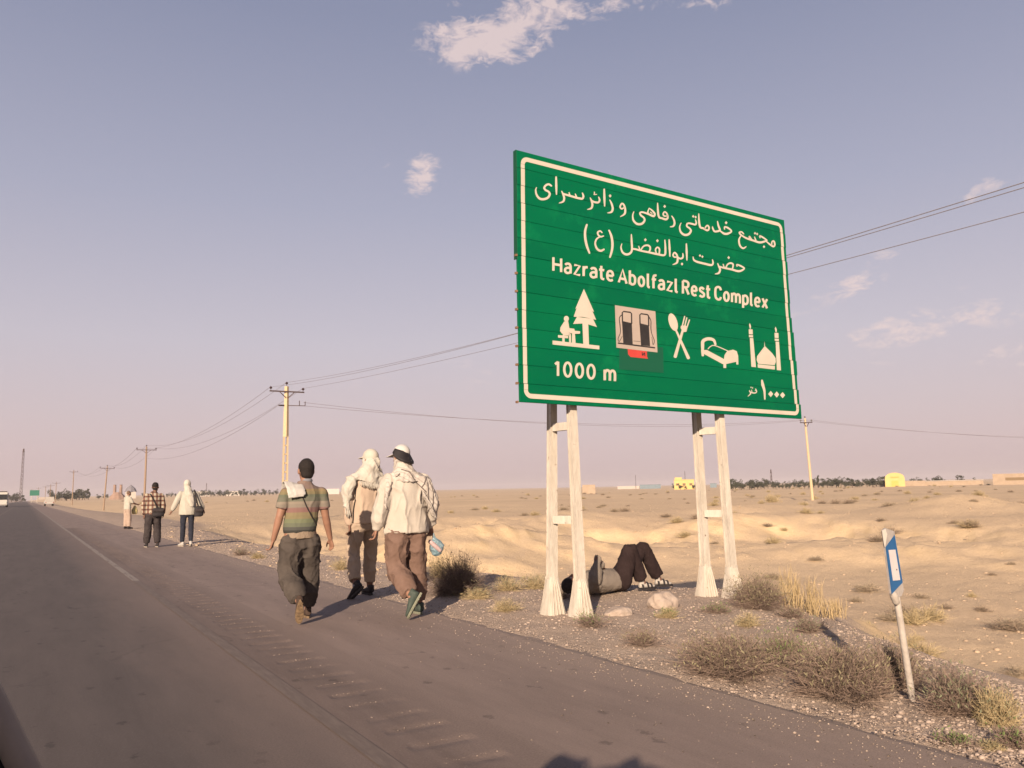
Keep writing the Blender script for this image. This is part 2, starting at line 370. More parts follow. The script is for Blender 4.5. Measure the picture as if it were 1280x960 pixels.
    L.new(m_('ADD', m_('MULTIPLY', noi(1.7, 11, .72), 1.0), m_('MULTIPLY', noi(28, 5, .75), .28)), bp.inputs['Height']); L.new(bp.outputs[0], b.inputs['Normal'])
    return m
gr = tag(link('ground', polar_ground(), ground_mat()), 'sandy desert plain with eroded bluffs beside the highway', None, None, 'structure')

# ---------------------------------------------------------------- road
def asphalt_mat(name, a, b_, speck, streak=True, near=None):
    m = bpy.data.materials.new(name); m.use_nodes = True; t = m.node_tree; b = t.nodes['Principled BSDF']; L = t.links
    b.inputs['Roughness'].default_value = .82; b.inputs['Specular IOR Level'].default_value = .3
    g = t.nodes.new('ShaderNodeNewGeometry')
    def noi(s, d=5, r=.6, sc=(1, 1, 1)):
        mp = t.nodes.new('ShaderNodeMapping'); mp.inputs['Scale'].default_value = sc; L.new(g.outputs['Position'], mp.inputs[0])
        n = t.nodes.new('ShaderNodeTexNoise'); n.inputs['Scale'].default_value = s; n.inputs['Detail'].default_value = d; n.inputs['Roughness'].default_value = r
        L.new(mp.outputs[0], n.inputs[0]); return n.outputs[0]
    def ramp(s, a, b_, lo=.35, hi=.65):
        r = t.nodes.new('ShaderNodeValToRGB'); r.color_ramp.elements[0].position = lo; r.color_ramp.elements[1].position = hi
        r.color_ramp.elements[0].color = (*a, 1); r.color_ramp.elements[1].color = (*b_, 1); L.new(s, r.inputs[0]); return r.outputs[0]
    def mix(f, a, b_, bt='MIX'):
        n = t.nodes.new('ShaderNodeMixRGB'); n.blend_type = bt
        for i, v in enumerate((f, a, b_)):
            if isinstance(v, (int, float)): n.inputs[i].default_value = v
            else: L.new(v, n.inputs[i])
        return n.outputs[0]
    c = ramp(noi(.8, 6, .65, (1, .25, 1)), a, b_, .3, .7)
    c = mix(.5, c, ramp(noi(90, 3, .8), tuple(v*.62 for v in a), tuple(v*1.35 for v in b_), .3, .7))
    vo = t.nodes.new('ShaderNodeTexVoronoi'); vo.inputs['Scale'].default_value = 130; L.new(g.outputs['Position'], vo.inputs[0])
    sp = ramp(vo.outputs['Color'], (0, 0, 0), (1, 1, 1), .80, .93)
    c = mix(sp, c, tuple(speck)+(1,) if False else ramp(noi(200, 1), tuple(v*.8 for v in speck), speck))
    # oil spots and tar dribbles
    vo2 = t.nodes.new('ShaderNodeTexVoronoi'); vo2.inputs['Scale'].default_value = 3.4; vo2.inputs['Randomness'].default_value = 1
    mp = t.nodes.new('ShaderNodeMapping'); mp.inputs['Scale'].default_value = (1.4, .9, 1); L.new(g.outputs['Position'], mp.inputs[0]); L.new(mp.outputs[0], vo2.inputs[0])
    sm = t.nodes.new('ShaderNodeMath'); sm.operation = 'ADD'; L.new(vo2.outputs['Distance'], sm.inputs[0])
    nn = t.nodes.new('ShaderNodeMath'); nn.operation = 'MULTIPLY'; nn.inputs[1].default_value = .5; L.new(noi(30, 3), nn.inputs[0]); L.new(nn.outputs[0], sm.inputs[1])
    c = mix(ramp(sm.outputs[0], (.8,)*3, (0,)*3, .345, .40), c, tuple(v*.35 for v in a)+(1,) if False else ramp(noi(5), tuple(v*.3 for v in a), tuple(v*.45 for v in a)))
    if streak:   # dust blown over the shoulder
        c = mix(.35, c, ramp(noi(1.6, 6, .7, (2.5, .35, 1)), tuple(v*.75 for v in a), tuple(min(1, v*1.35) for v in b_), .3, .7))
    # thin cracks
    vc = t.nodes.new('ShaderNodeTexVoronoi'); vc.feature = 'DISTANCE_TO_EDGE'; vc.inputs['Scale'].default_value = .42
    wp = t.nodes.new('ShaderNodeMixRGB'); wp.blend_type = 'ADD'; wp.inputs[0].default_value = .8; L.new(g.outputs['Position'], wp.inputs[1]); nz = t.nodes.new('ShaderNodeTexNoise'); nz.inputs['Scale'].default_value = 1.3; nz.inputs['Detail'].default_value = 6; L.new(g.outputs['Position'], nz.inputs[0]); L.new(nz.outputs['Color'], wp.inputs[2]); L.new(wp.outputs[0], vc.inputs[0])
    gate = ramp(noi(.35, 3), (0, 0, 0), (.75,)*3, .50, .60); ck = ramp(vc.outputs['Distance'], (1,)*3, (0,)*3, .002, .006)
    c = mix(mix(1.0, gate, ck, 'MULTIPLY'), c, ramp(noi(5), tuple(v*.35 for v in a), tuple(v*.5 for v in a)))
    if near:      # drifted dust thickens from the lane to the shoulder
        sx = t.nodes.new('ShaderNodeSeparateXYZ'); L.new(g.outputs['Position'], sx.inputs[0])
        ad = t.nodes.new('ShaderNodeMath'); ad.operation = 'MULTIPLY_ADD'; ad.inputs[1].default_value = .9; L.new(noi(1.4, 6, .7, (1.5, .3, 1)), ad.inputs[0]); L.new(sx.outputs[0], ad.inputs[2])
        mr = t.nodes.new('ShaderNodeMapRange'); mr.inputs[1].default_value = near[0]+.45; mr.inputs[2].default_value = near[1]+.45; L.new(ad.outputs[0], mr.inputs[0])
        c = mix(mr.outputs[0], c, ramp(noi(90, 3, .8), tuple(v*.72 for v in near[2]), tuple(v*1.22 for v in near[2]), .3, .7))
    L.new(c, b.inputs['Base Color'])
    bp = t.nodes.new('ShaderNodeBump'); bp.inputs['Strength'].default_value = .35; bp.inputs['Distance'].default_value = .004
    L.new(noi(240, 4, .75), bp.inputs['Height']); L.new(bp.outputs[0], b.inputs['Normal'])
    return m
def grid(xs, ys, zf):
    X, Y = np.meshgrid(xs, ys, indexing='ij'); Z = zf(X, Y); n, m = X.shape
    v = np.stack([X, Y, Z], -1).reshape(-1, 3); i, j = np.meshgrid(np.arange(n-1), np.arange(m-1), indexing='ij')
    q = np.stack([i*m+j, (i+1)*m+j, (i+1)*m+j+1, i*m+j+1], -1).reshape(-1, 4)
    return mesh_from(v.tolist(), q.tolist())
LANE = asphalt_mat('lane_asphalt', (.068, .055, .050), (.090, .072, .066), (.12, .10, .09), near=(.7, 1.62, (.16, .12, .103)))
SHO = asphalt_mat('shoulder_asphalt', (.160, .119, .102), (.208, .157, .135), (.22, .18, .155), near=(3.15, 4.25, (.27, .205, .165)))
ysf = np.concatenate([np.arange(-60, 2, 4.), np.arange(2, 60, .5), np.exp(np.arange(math.log(60), math.log(2500), .06))])
tag(link('road_lane', grid([-8.1, -4.8, -1.6, -.6, .2, 1.0, 1.60], ysf, lambda X, Y: X*0.), LANE), 'dark asphalt driving lane of the highway', None, None, 'structure')
# shoulder: one sheet whose rumble grooves are pressed into it, with a ragged outer edge
RX0, RX1, RP = 1.72, 2.11, .313
def sh_z(X, Y):
    ph = ((Y+.03*vnoise(Y*0+np.floor(Y/RP)*3.7, Y*0, seed=9)) % RP)/RP
    g = np.exp(-((ph-.5)/.17)**2)*sstep(RX0, RX0+.05, X)*sstep(RX1, RX1-.06, X)
    return .001 - .009*g*(.75+.45*vnoise(X*5, Y*7, seed=12))*(Y > -2)*(Y < 42)
xs1 = [1.6, 1.68, 1.72, 1.75, 1.79, 1.85, 1.93, 2.0, 2.05, 2.08, 2.11, 2.16, 2.22, 2.3]
tag(link('rumble_strip', grid(xs1, np.arange(1.5, 42, .031), sh_z), asphalt_mat('rumble_asphalt', (.105, .077, .066), (.150, .112, .096), (.20, .16, .14), near=(1.85, 2.28, (.184, .138, .118)))), 'rumble grooves pressed across the inner shoulder', None, None, 'structure')
def sheet(xs, ys, z, ragged):
    def zf(X, Y): return X*0+z
    me = grid(xs, ys, zf)
    if ragged:
        co = np.empty(len(me.vertices)*3); me.vertices.foreach_get('co', co); co = co.reshape(-1, 3)
        e = co[:, 0] > xs[-1]-1e-4
        co[e, 0] += .10*fbm(co[e, 1]*1.3, co[e, 1]*0, o=4, seed=4)+.05*fbm(co[e, 1]*7, co[e, 1]*0, o=2, seed=6)
        co[e, 2] -= .035
        me.vertices.foreach_set('co', co.ravel()); me.update()
    return me
yy = np.concatenate([np.arange(-20, 1.5, .5), np.arange(1.5, 50, .06), np.exp(np.arange(math.log(50), math.log(2500), .03))])
tag(link('road_shoulder', sheet([2.3, 2.9, 3.4, 3.80, 3.98], yy, .001, True), SHO), 'dusty brown asphalt shoulder the walkers use', None, None, 'structure')
tag(link('shoulder_joint', grid([1.6, 2.3], np.array([-20, 1.5]), lambda X, Y: X*0+.001), SHO), None, None, None, 'structure')
tag(link('shoulder_joint', grid([1.6, 2.3], np.concatenate([np.arange(42-.02, 60, 2.), np.exp(np.arange(math.log(60.5), math.log(2500), .08))]), lambda X, Y: X*0+.001), SHO), None, None, None, 'structure')
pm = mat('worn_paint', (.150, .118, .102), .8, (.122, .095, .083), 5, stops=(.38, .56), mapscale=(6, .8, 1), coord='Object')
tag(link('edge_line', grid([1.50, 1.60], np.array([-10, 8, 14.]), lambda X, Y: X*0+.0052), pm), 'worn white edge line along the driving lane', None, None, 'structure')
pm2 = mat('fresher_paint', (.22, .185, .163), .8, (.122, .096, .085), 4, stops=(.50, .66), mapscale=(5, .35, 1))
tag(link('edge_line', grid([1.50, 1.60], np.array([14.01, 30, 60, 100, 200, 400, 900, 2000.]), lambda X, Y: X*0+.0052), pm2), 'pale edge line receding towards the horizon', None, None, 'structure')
tag(link('centre_line', grid([-1.95, -1.83], np.array([-10, 400, 900, 2000.]), lambda X, Y: X*0+.0045), pm), None, None, None, 'structure')

# ---------------------------------------------------------------- gravel
def stones(name, pts, rmin, rmax, m, label, flat=.6):
    ico = bmesh.new(); bmesh.ops.create_icosphere(ico, subdivisions=1, radius=1); bv = np.array([v.co[:] for v in ico.verts]); bf = np.array([[v.index for v in f.verts] for f in ico.faces]); ico.free()
    n = len(pts); sc = rmin*(rmax/rmin)**(rng.random(n)**2.6)
    V = np.repeat(bv[None], n, 0)*(1+.35*(rng.random((n, 12, 1))-.5)); V = V*np.stack([sc*(.7+.6*rng.random(n)), sc, sc*flat*(.6+.7*rng.random(n))], -1)[:, None]
    a = rng.random(n)*6.28; ca, sa = np.cos(a)[:, None], np.sin(a)[:, None]
    x = V[..., 0]*ca-V[..., 1]*sa; y = V[..., 0]*sa+V[..., 1]*ca; V = np.stack([x, y, V[..., 2]], -1)+pts[:, None]
    V = V.reshape(-1, 3); Fc = (bf[None]+12*np.arange(n)[:, None, None]).reshape(-1, 3)
    me = bpy.data.meshes.new(name); me.vertices.add(len(V)); me.vertices.foreach_set('co', V.ravel()); me.loops.add(Fc.size); me.loops.foreach_set('vertex_index', Fc.ravel())
    me.polygons.add(len(Fc)); me.polygons.foreach_set('loop_start', np.arange(len(Fc))*3); me.update(calc_edges=True)
    return tag(link(name, me, m), label, None, None, 'stuff')
GM = mat('gravel', (.20, .152, .122), .95, (.37, .295, .245), 23, stops=(.38, .62), detail=2)
GM2 = mat('asphalt_crumb', (.07, .055, .045), .95, (.27, .215, .18), 31, stops=(.4, .6), detail=1)
n = 30000; y = 1.8+38*rng.random(n)**2.1; e = np.interp(y, EY, EX); u = rng.random(n); x = 3.93+(e+.6-3.93)*u
k = rng.random(n) < (.45+.55*sstep(-.4, .4, fbm(x*.8, y*.8, seed=77))); x, y = x[k], y[k]
stones('gravel', np.stack([x, y, tz(x, y)+.002], -1), .005, .021, GM, 'pale broken gravel covering the verge below the sign')
n = 2600; y = 1.8+30*rng.random(n)**2; x = 4.02-.55*rng.random(n)**2.2+.10*fbm(y*1.3, y*0, o=4, seed=4)
stones('edge_gravel', np.stack([x, y, np.full(n, .003)], -1), .003, .010, GM, 'gravel spilled over the ragged asphalt edge')
n = 2600; y = 1.8+30*rng.random(n)**2; x = 2.2+1.75*rng.random(n)**.35
stones('loose_grit', np.stack([x, y, np.full(n, .002)], -1), .003, .009, GM2, 'loose grit strewn over the asphalt shoulder')
n = 1500; k = rng.integers(5, 90, n); y = (k+.5)*RP+rng.normal(size=n)*.012+.045; x = RX0+.04+(RX1-RX0-.06)*rng.random(n)
stones('rumble_chips', np.stack([x, y, np.full(n, -.001)], -1), .002, .006, mat('pale_chips', (.20, .155, .13), .95, (.34, .27, .225), 31), 'pale stone chips showing in the rumble grooves')
n = 9000; r = 13*(8**rng.random(n)); a = np.radians(8+60*rng.random(n)); x = r*np.sin(a); y = r*np.cos(a)
stones('field_stones', np.stack([x, y, tz(x, y)], -1), .012, .07, mat('field_stone', (.30, .22, .15), .95, (.44, .33, .23), 3), 'small stones scattered over the desert floor')
def rock(loc, s, label, seed):
    bm = bmesh.new(); bmesh.ops.create_icosphere(bm, subdivisions=4, radius=1)
    co = np.array([v.co[:] for v in bm.verts]); d = 1+.35*fbm(co[:, 0]*1.1, co[:, 1]*1.1, co[:, 2]*1.1, 2, seed)+.10*fbm(co[:, 0]*4, co[:, 1]*4, co[:, 2]*4, 3, seed+5)
    for v, k in zip(bm.verts, d): v.co = Vector((v.co.x*k*s[0], v.co.y*k*s[1], v.co.z*k*s[2]))
    me = bpy.data.meshes.new('rock'); bm.to_mesh(me); bm.free()
    me.polygons.foreach_set('use_smooth', [True]*len(me.polygons))
    o = link('rock', me, mat('pale_rock', (.28, .22, .18), .95, (.38, .31, .26), 9, 1.0, 14)); o.location = loc; tag(o, label, 'rock'); return o
p = gnd(828, 757); rock((p[0], p[1], tzz(p[0], p[1])+.04), (.17, .13, .12), "pale boulder beside the lying man's feet", 3)
p = gnd(776, 766); rock((p[0], p[1], tzz(p[0], p[1])+.01), (.17, .13, .06), 'flat pale rock half sunk in gravel between the sign supports', 9)

# ---------------------------------------------------------------- big road sign
YS = 6.80
GREEN = mat('green_sheeting', (.0, .084, .041), .6, (.0, .104, .042), .9, 0, 60, .06, mapscale=(1, 1, 2.2), vary=.07, spots=((.002, .135, .052), .56, .70, 1.6))
WHITE = mat('white_sheeting', (.40, .36, .30), .55, (.46, .41, .345), 3, 0, 60, .3)
DGREEN = mat('green_edge', (.004, .055, .028), .6)
BLACK = mat('black_print', (.016, .014, .016), .6, (.03, .027, .027), 6)
STEELW = mat('peeling_white_paint', (.36, .32, .27), .8, (.49, .445, .385), 5, .35, 30, .25, mapscale=(3, 3, .8), spots=((.12, .07, .045), .64, .70, 13))
RUST = mat('rust', (.12, .06, .035), .9, (.23, .14, .09), 14, .4, 60)
sign = empty('road_sign', (6.3, YS+.3, 0), 0, 'huge green rest complex road sign on white twin posts beside the gravel verge', 'road sign')
SO = Vector(sign.location)
def sp(x, y, d=0.):                                 # photograph point -> sign face, d metres proud of it
    p = onY(x, y, YS-d); return Vector((p[0], p[1], p[2]))
def TL(q): return q[2]+(-.0105-.0125*min(1, max(0, (q[2]-z0)/(z1-z0))))*(q[0]-6.28)
TILT = 0                                       # the whole face hangs a degree out of level
def sbuild(mb, name, m, smooth=False, parent=None, tilt=False):
    if tilt: mb.v = [(q[0], q[1], TL(q)) for q in mb.v]
    v = [Vector(q)-SO for q in mb.v]
    return link(name, mesh_from(v, mb.f, smooth, name), m, parent or sign)
tl, tr, br_, bl_ = (onY(*q, YS) for q in ((646, 186), (980, 275), (1002, 524), (648.5, 502)))
z1 = (tl[2]+tr[2])/2-.006; z0 = (br_[2]+bl_[2])/2; NP = 14; ph = (z1-z0)/NP
lx1, lx0 = tl[0], bl_[0]; rx1, rx0 = tr[0], br_[0]
shift = [0, .004, -.004, .006, 0, .003, -.005, .0, .004, 0, .018, .026, .040, .062]         # top row first: how far each board has slipped to the right
rext = [0, 0, 0, 0, 0, 0, 0, .008, .026, .030, .022, 0, 0, 0]
def edgeL(z): t = (z-z0)/(z1-z0); return lx0*(1-t)+lx1*t
def edgeR(z): t = (z-z0)/(z1-z0); return (rx0-.055)*(1-t)+rx1*t
for i in range(NP):
    za, zb = z1-i*ph, z1-(i+1)*ph; g = .0012
    xl = edgeL((za+zb)/2)+shift[i]*.25+random.uniform(-.004, .004); xr = edgeR((za+zb)/2)+shift[i]+rext[i]
    b = MB(); yo = random.uniform(-.0015, .0015)
    b.box(((xl+xr)/2, YS+.0125+yo, (za+zb)/2), (xr-xl, .025, ph-2*g))
    b.v = [(q[0], q[1], TL(q)) for q in b.v]; me = mesh_from([Vector(q)-SO for q in b.v], b.f, False, 'board'); bevel_mesh(me, .0022); link('board', me, GREEN, sign)
b = MB(); b.box(((lx0+rx0)/2+.01, YS+.034, (z0+z1)/2), (rx1-lx0-.10, .014, z1-z0-.03)); sbuild(b, 'backing_sheet', DGREEN, tilt=True)
# folded side lip seen on the upper left edge
zl = z1-6.2*ph; b = MB(); b.beam((edgeL(z1)-.007, YS+.028, z1), (edgeL(zl)-.007, YS+.028, zl), .012, .052, (1, 0, 0)); sbuild(b, 'edge_strip', DGREEN, tilt=True)
for i in range(6, NP+1):
    z = z1-i*ph; b = MB(); b.box((edgeL(z)-.013, YS+.012, z), (.020, .03, .022)); sbuild(b, 'edge_clip', RUST, tilt=True)
# border ribbon, broken with the boards
def poly_face(mb, pts): n = len(mb.v); mb.v += [tuple(p) for p in pts]; mb.f.append(tuple(range(n, n+len(pts))))
BW = .048; IN = .045; RC = .085; ITOP = .056; IBOT = .042
def border():
    mb = MB(); D = .0035
    xl = lambda z: edgeL(z)+IN; 
    def xr(z, i): return edgeR(z)+shift[i]-IN-.004
    # sides, board by board
    for i in range(NP):
        za, zb = z1-i*ph, z1-(i+1)*ph
        if i == 0: za = z1-ITOP-RC
        if i == NP-1: zb = z0+IBOT+RC
        if za <= zb: continue
        for s in (0, 1):
            f = (lambda z: xl(z)+shift[i]*.25) if s == 0 else (lambda z: xr(z, i)-BW)
            g = .0022
            poly_face(mb, [(f(zb), YS-D, zb+g), (f(zb)+BW, YS-D, zb+g), (f(za)+BW, YS-D, za-g), (f(za), YS-D, za-g)])
    zt = z1-ITOP; zb = z0+IBOT
    def arc(cx, cz, a0, a1, n=7):
        o = []; 
        for k in range(n):
            a, b_ = math.radians(a0+(a1-a0)*k/n), math.radians(a0+(a1-a0)*(k+1)/n)
            q = [(cx+math.cos(t)*r, YS-D, cz+math.sin(t)*r) for t, r in ((a, RC), (b_, RC), (b_, RC-BW), (a, RC-BW))]
            poly_face(mb, q)
    L1, R1 = xl(zt), xr(zt, 0); L0, R0 = xl(zb)+shift[-1]*.25, xr(zb, NP-1)
    arc(L1+RC, zt-RC, 90, 180); arc(R1-RC, zt-RC, 0, 90); arc(L0+RC, zb+RC, 180, 270); arc(R0-RC, zb+RC, 270, 360)
    poly_face(mb, [(L1+RC, YS-D, zt-BW), (R1-RC, YS-D, zt-BW), (R1-RC, YS-D, zt), (L1+RC, YS-D, zt)])
    poly_face(mb, [(L0+RC, YS-D, zb), (R0-RC, YS-D, zb), (R0-RC, YS-D, zb+BW), (L0+RC, YS-D, zb+BW)])
    sbuild(mb, 'border', WHITE, tilt=True)
border()
# brush strokes: polyline + widths in zoomed photo pixels
class Art:
    def __init__(s, ox, oy, sc, d=.004): s.o = (ox, oy, sc); s.mb = MB(); s.k = 0; s.d = d
    def at(s, ox, oy, sc): s.o = (ox, oy, sc); return s
    def P(s, p, d): ox, oy, sc = s.o; return sp(ox+p[0]/sc, oy+p[1]/sc, d)
    def st(s, pts, w, cap=True, smooth=True):
        s.k += 1; d = s.d + .00012*(s.k % 9)
        P_ = [np.array(p, float) for p in pts]; n = len(P_)
        ws = list(w) if isinstance(w, (list, tuple)) else [w]*n
        if len(ws) != n: ws = list(np.interp(np.linspace(0, 1, n), np.linspace(0, 1, len(ws)), ws))
        if smooth and n > 2:
            Q, V = [], []
            for i in range(n-1):
                a, b_, c, e = P_[max(i-1, 0)], P_[i], P_[i+1], P_[min(i+2, n-1)]
                for k in range(5):
                    t = k/5; Q.append(.5*((2*b_)+(c-a)*t+(2*a-5*b_+4*c-e)*t*t+(3*b_-a-3*c+e)*t**3)); V.append(ws[i]*(1-t)+ws[i+1]*t)
            Q.append(P_[-1]); V.append(ws[-1])
        else: Q, V = P_, ws
        m = len(Q); L_, R_ = [], []
        for i in range(m):
            t = Q[min(i+1, m-1)]-Q[max(i-1, 0)]; t = t/(np.linalg.norm(t)+1e-9); nn = np.array([-t[1], t[0]])
            L_.append(Q[i]+nn*V[i]/2); R_.append(Q[i]-nn*V[i]/2)
        base = len(s.mb.v)
        for a, b_ in zip(L_, R_): s.mb.v += [tuple(s.P(a, d)), tuple(s.P(b_, d))]
        for i in range(m-1): s.mb.f.append((base+2*i, base+2*i+1, base+2*i+3, base+2*i+2))
        if cap:
            for e, nx in ((0, 1), (m-1, m-2)):
                t = Q[e]-Q[nx]; t = t/(np.linalg.norm(t)+1e-9); nn = np.array([-t[1], t[0]]); r = V[e]/2
                arc = [Q[e]+(nn*math.cos(a)+t*math.sin(a)*.8)*r for a in np.linspace(0, math.pi, 6)]
                b0 = len(s.mb.v); s.mb.v += [tuple(s.P(a, d)) for a in arc]; s.mb.f.append(tuple(range(b0, b0+6)))
        return s
    def dot(s, x, y, r=17): return s.poly([(x, y-r*1.25), (x+r, y), (x, y+r*1.25), (x-r, y)])
    def poly(s, pts):
        s.k += 1; d = s.d+.00012*(s.k % 9); b0 = len(s.mb.v); s.mb.v += [tuple(s.P(p, d)) for p in pts]; s.mb.f.append(tuple(range(b0, b0+len(pts)))); return s
    def disc(s, x, y, rx, ry=None, rot=0):
        ry = ry or rx; a = np.linspace(0, 2*math.pi, 20)[:-1]; c, n = math.cos(rot), math.sin(rot)
        return s.poly([(x+rx*math.cos(t)*c-ry*math.sin(t)*n, y+rx*math.cos(t)*n+ry*math.sin(t)*c) for t in a])
    def done(s, name, m, parent=None):
        v = [Vector(q)-SO for q in s.mb.v]; me = mesh_from(v, s.mb.f, False, name)
        bm = bmesh.new(); bm.from_mesh(me)
        for f in bm.faces:
            f.normal_update()
            if f.normal.y > 0: f.normal_flip()
        bm.to_mesh(me); bm.free(); return link(name, me, m, parent or sign)
A = Art(655, 205, 10.667)
# first line, left part
A.st([(167, 312), (156, 350), (168, 410), (205, 458), (260, 470), (318, 448), (344, 400), (322, 366), (288, 348), (270, 318), (292, 284), (330, 270), (366, 292)], [10, 20, 26, 30, 30, 30, 28, 26, 26, 26, 26, 26, 22])
A.st([(428, 172), (430, 290), (433, 405)], [22, 30, 16])
A.st([(778, 385), (792, 428), (778, 462), (740, 458), (700, 450), (640, 432), (570, 412), (525, 398)], [14, 26, 26, 28, 26, 26, 26, 24]).st([(684, 398), (700, 445)], [12, 24]).st([(600, 378), (612, 425)], [12, 24])
A.st([(502, 362), (520, 400), (536, 455), (522, 500), (468, 521)], [12, 24, 28, 26, 10])
A.st([(937, 372), (940, 392), (935, 408), (970, 404)], [12, 14, 12, 10])
A.st([(995, 440), (1008, 480), (990, 512), (940, 508), (905, 490)], [14, 24, 26, 26, 22]).st([(882, 450), (900, 490), (912, 545), (896, 590), (845, 606)], [12, 24, 28, 26, 10])
A.st([(1069, 335), (1072, 450), (1075, 562)], [20, 30, 16]); A.dot(1148, 425, 19)
A.st([(1143, 478), (1168, 530), (1183, 595), (1165, 640), (1115, 652)], [12, 24, 28, 26, 10])
A.at(765, 235, 10.667)
A.st([(160, 262), (128, 278), (108, 250), (130, 208), (158, 225), (176, 285), (168, 345), (112, 382)], [18, 20, 20, 22, 24, 26, 26, 10])
A.st([(292, 315), (276, 368), (288, 435), (338, 480), (398, 476), (434, 434), (424, 396), (386, 366), (374, 334), (400, 322), (460, 338), (520, 362), (556, 374)], [10, 18, 26, 30, 30, 26, 24, 24, 22, 22, 24, 26, 22])
A.st([(497, 268), (478, 318), (486, 348)], [12, 20, 16]).st([(497, 270), (540, 304), (570, 345), (556, 378), (508, 362)], [12, 22, 26, 24, 18]).st([(512, 322), (536, 340)], 12)
A.st([(608, 200), (612, 300), (626, 385), (668, 404), (722, 418), (744, 388), (730, 338), (700, 318), (682, 350), (700, 374), (738, 372)], [12, 26, 26, 26, 28, 24, 20, 18, 20, 20, 16]); A.dot(702, 245, 18)
A.st([(796, 372), (822, 415), (834, 468), (818, 508), (775, 518)], [12, 22, 26, 24, 10])
A.st([(922, 465), (902, 520), (918, 588), (968, 625), (1022, 615), (1052, 572), (1034, 538), (1000, 512), (1000, 482), (1024, 470), (1066, 478), (1108, 488), (1124, 465), (1112, 422)], [10, 18, 26, 30, 30, 26, 22, 22, 22, 22, 24, 24, 22, 12]); A.dot(1083, 378, 16).dot(1115, 388, 16)
A.at(865, 255, 10.667)
A.st([(90, 130), (94, 230), (110, 308), (150, 324), (206, 352), (228, 320), (208, 286), (182, 306), (176, 330)], [12, 26, 26, 26, 24, 22, 20, 18, 16])
A.st([(340, 230), (352, 290), (372, 345), (345, 362), (300, 364), (276, 322), (274, 300)], [12, 24, 26, 26, 24, 20, 10])
A.st([(434, 338), (436, 306), (478, 318), (526, 362), (480, 394), (430, 396), (380, 362)], [14, 20, 24, 20, 28, 28, 18]); A.dot(455, 250, 18)
A.st([(690, 400), (662, 372), (632, 380), (648, 408), (690, 436)], [14, 18, 20, 22, 20]).st([(652, 425), (626, 478), (640, 556), (682, 590), (722, 568)], [14, 22, 24, 24, 12])
A.st([(680, 432), (740, 462), (820, 488), (900, 512), (960, 502), (1000, 482)], [20, 24, 26, 28, 26, 14]).st([(768, 470), (764, 430), (800, 478)], [14, 18, 16]).st([(834, 438), (850, 485)], [12, 20]); A.dot(840, 390, 15).dot(869, 400, 15)
A.st([(908, 452), (904, 425), (950, 448), (1000, 484)], [14, 18, 22, 18]); A.dot(960, 570, 16)
A.st([(990, 498), (1040, 540), (1085, 566), (1104, 540), (1090, 494), (1066, 506), (1064, 545)], [14, 22, 24, 22, 20, 18, 14])
# second line
A.at(720, 270, 10.667)
A.st([(145, 115), (122, 200), (124, 300), (145, 400), (180, 495)], [24, 30, 32, 32, 22]).st([(440, 190), (472, 270), (486, 370), (478, 460), (452, 550)], [20, 30, 32, 30, 22])
A.st([(348, 222), (322, 200), (290, 218), (298, 254), (330, 276), (368, 266)], [16, 20, 22, 22, 22, 16]).st([(322, 274), (276, 306), (256, 366), (280, 436), (328, 464), (374, 444)], [18, 22, 22, 28, 30, 22])
A.st([(612, 370), (600, 420), (620, 482), (668, 512), (720, 498), (746, 450), (742, 340), (738, 245)], [10, 18, 26, 30, 28, 26, 26, 14])
A.st([(746, 436), (800, 444), (860, 462), (980, 486), (1090, 510), (1180, 520), (1192, 440), (1185, 320)], [22, 24, 24, 26, 28, 26, 26, 14])
A.st([(836, 402), (852, 455)], [12, 20]).st([(866, 452), (900, 404), (950, 390), (985, 410), (988, 450), (968, 480)], [18, 20, 24, 24, 22, 18]); A.dot(925, 318, 18).dot(1085, 330, 18)
A.st([(1072, 496), (1060, 450), (1084, 418), (1112, 440), (1110, 500)], [16, 20, 20, 22, 20]).st([(1242, 315), (1248, 430), (1252, 540)], [16, 28, 14])
A.at(830, 285, 10.667)
A.st([(178, 384), (140, 388), (120, 362), (140, 328), (166, 350), (182, 400), (172, 462), (118, 488)], [18, 20, 20, 22, 22, 26, 26, 10]).st([(172, 384), (215, 408), (246, 398), (254, 370), (250, 338)], [16, 24, 24, 20, 12]); A.dot(240, 480, 17)
A.st([(298, 210), (302, 320), (306, 430)], [16, 28, 14])
A.st([(388, 383), (398, 425), (440, 450), (540, 476), (630, 494), (654, 465), (645, 420)], [10, 22, 28, 28, 28, 22, 12]); A.dot(480, 368, 15).dot(512, 383, 15)
A.st([(716, 472), (732, 515), (748, 555), (730, 600), (682, 613)], [12, 22, 26, 26, 10]).st([(740, 515), (800, 532), (900, 552), (1000, 576), (1070, 540), (1020, 505), (972, 488), (974, 512)], [22, 24, 26, 28, 20, 24, 18, 14])
A.st([(788, 482), (804, 530)], [12, 20]).st([(822, 532), (850, 484), (890, 468), (922, 488), (912, 545)], [18, 20, 24, 22, 18]); A.dot(862, 395, 17)
A.done('persian_lettering', WHITE)
# distance in Persian
B = Art(870, 395, 8)
B.st([(596, 728), (606, 756), (590, 770), (556, 766), (534, 756)], [8, 11, 11, 11, 9], True).st([(592, 745), (600, 738)], 8).st([(556, 738), (560, 764)], [6, 9]).st([(534, 744), (546, 775), (520, 803)], [7, 12, 6])
B.dot(550, 714, 7).dot(566, 719, 7).st([(660, 642), (668, 690), (684, 748), (688, 832)], [16, 30, 22, 14])
for x, y in ((747, 780), (807, 785), (866, 791)): B.dot(x, y, 22 if False else 21)
for x, y in ((747, 780), (807, 785), (866, 791)): B.dot(x, y, 25)
B.done('persian_distance', WHITE)
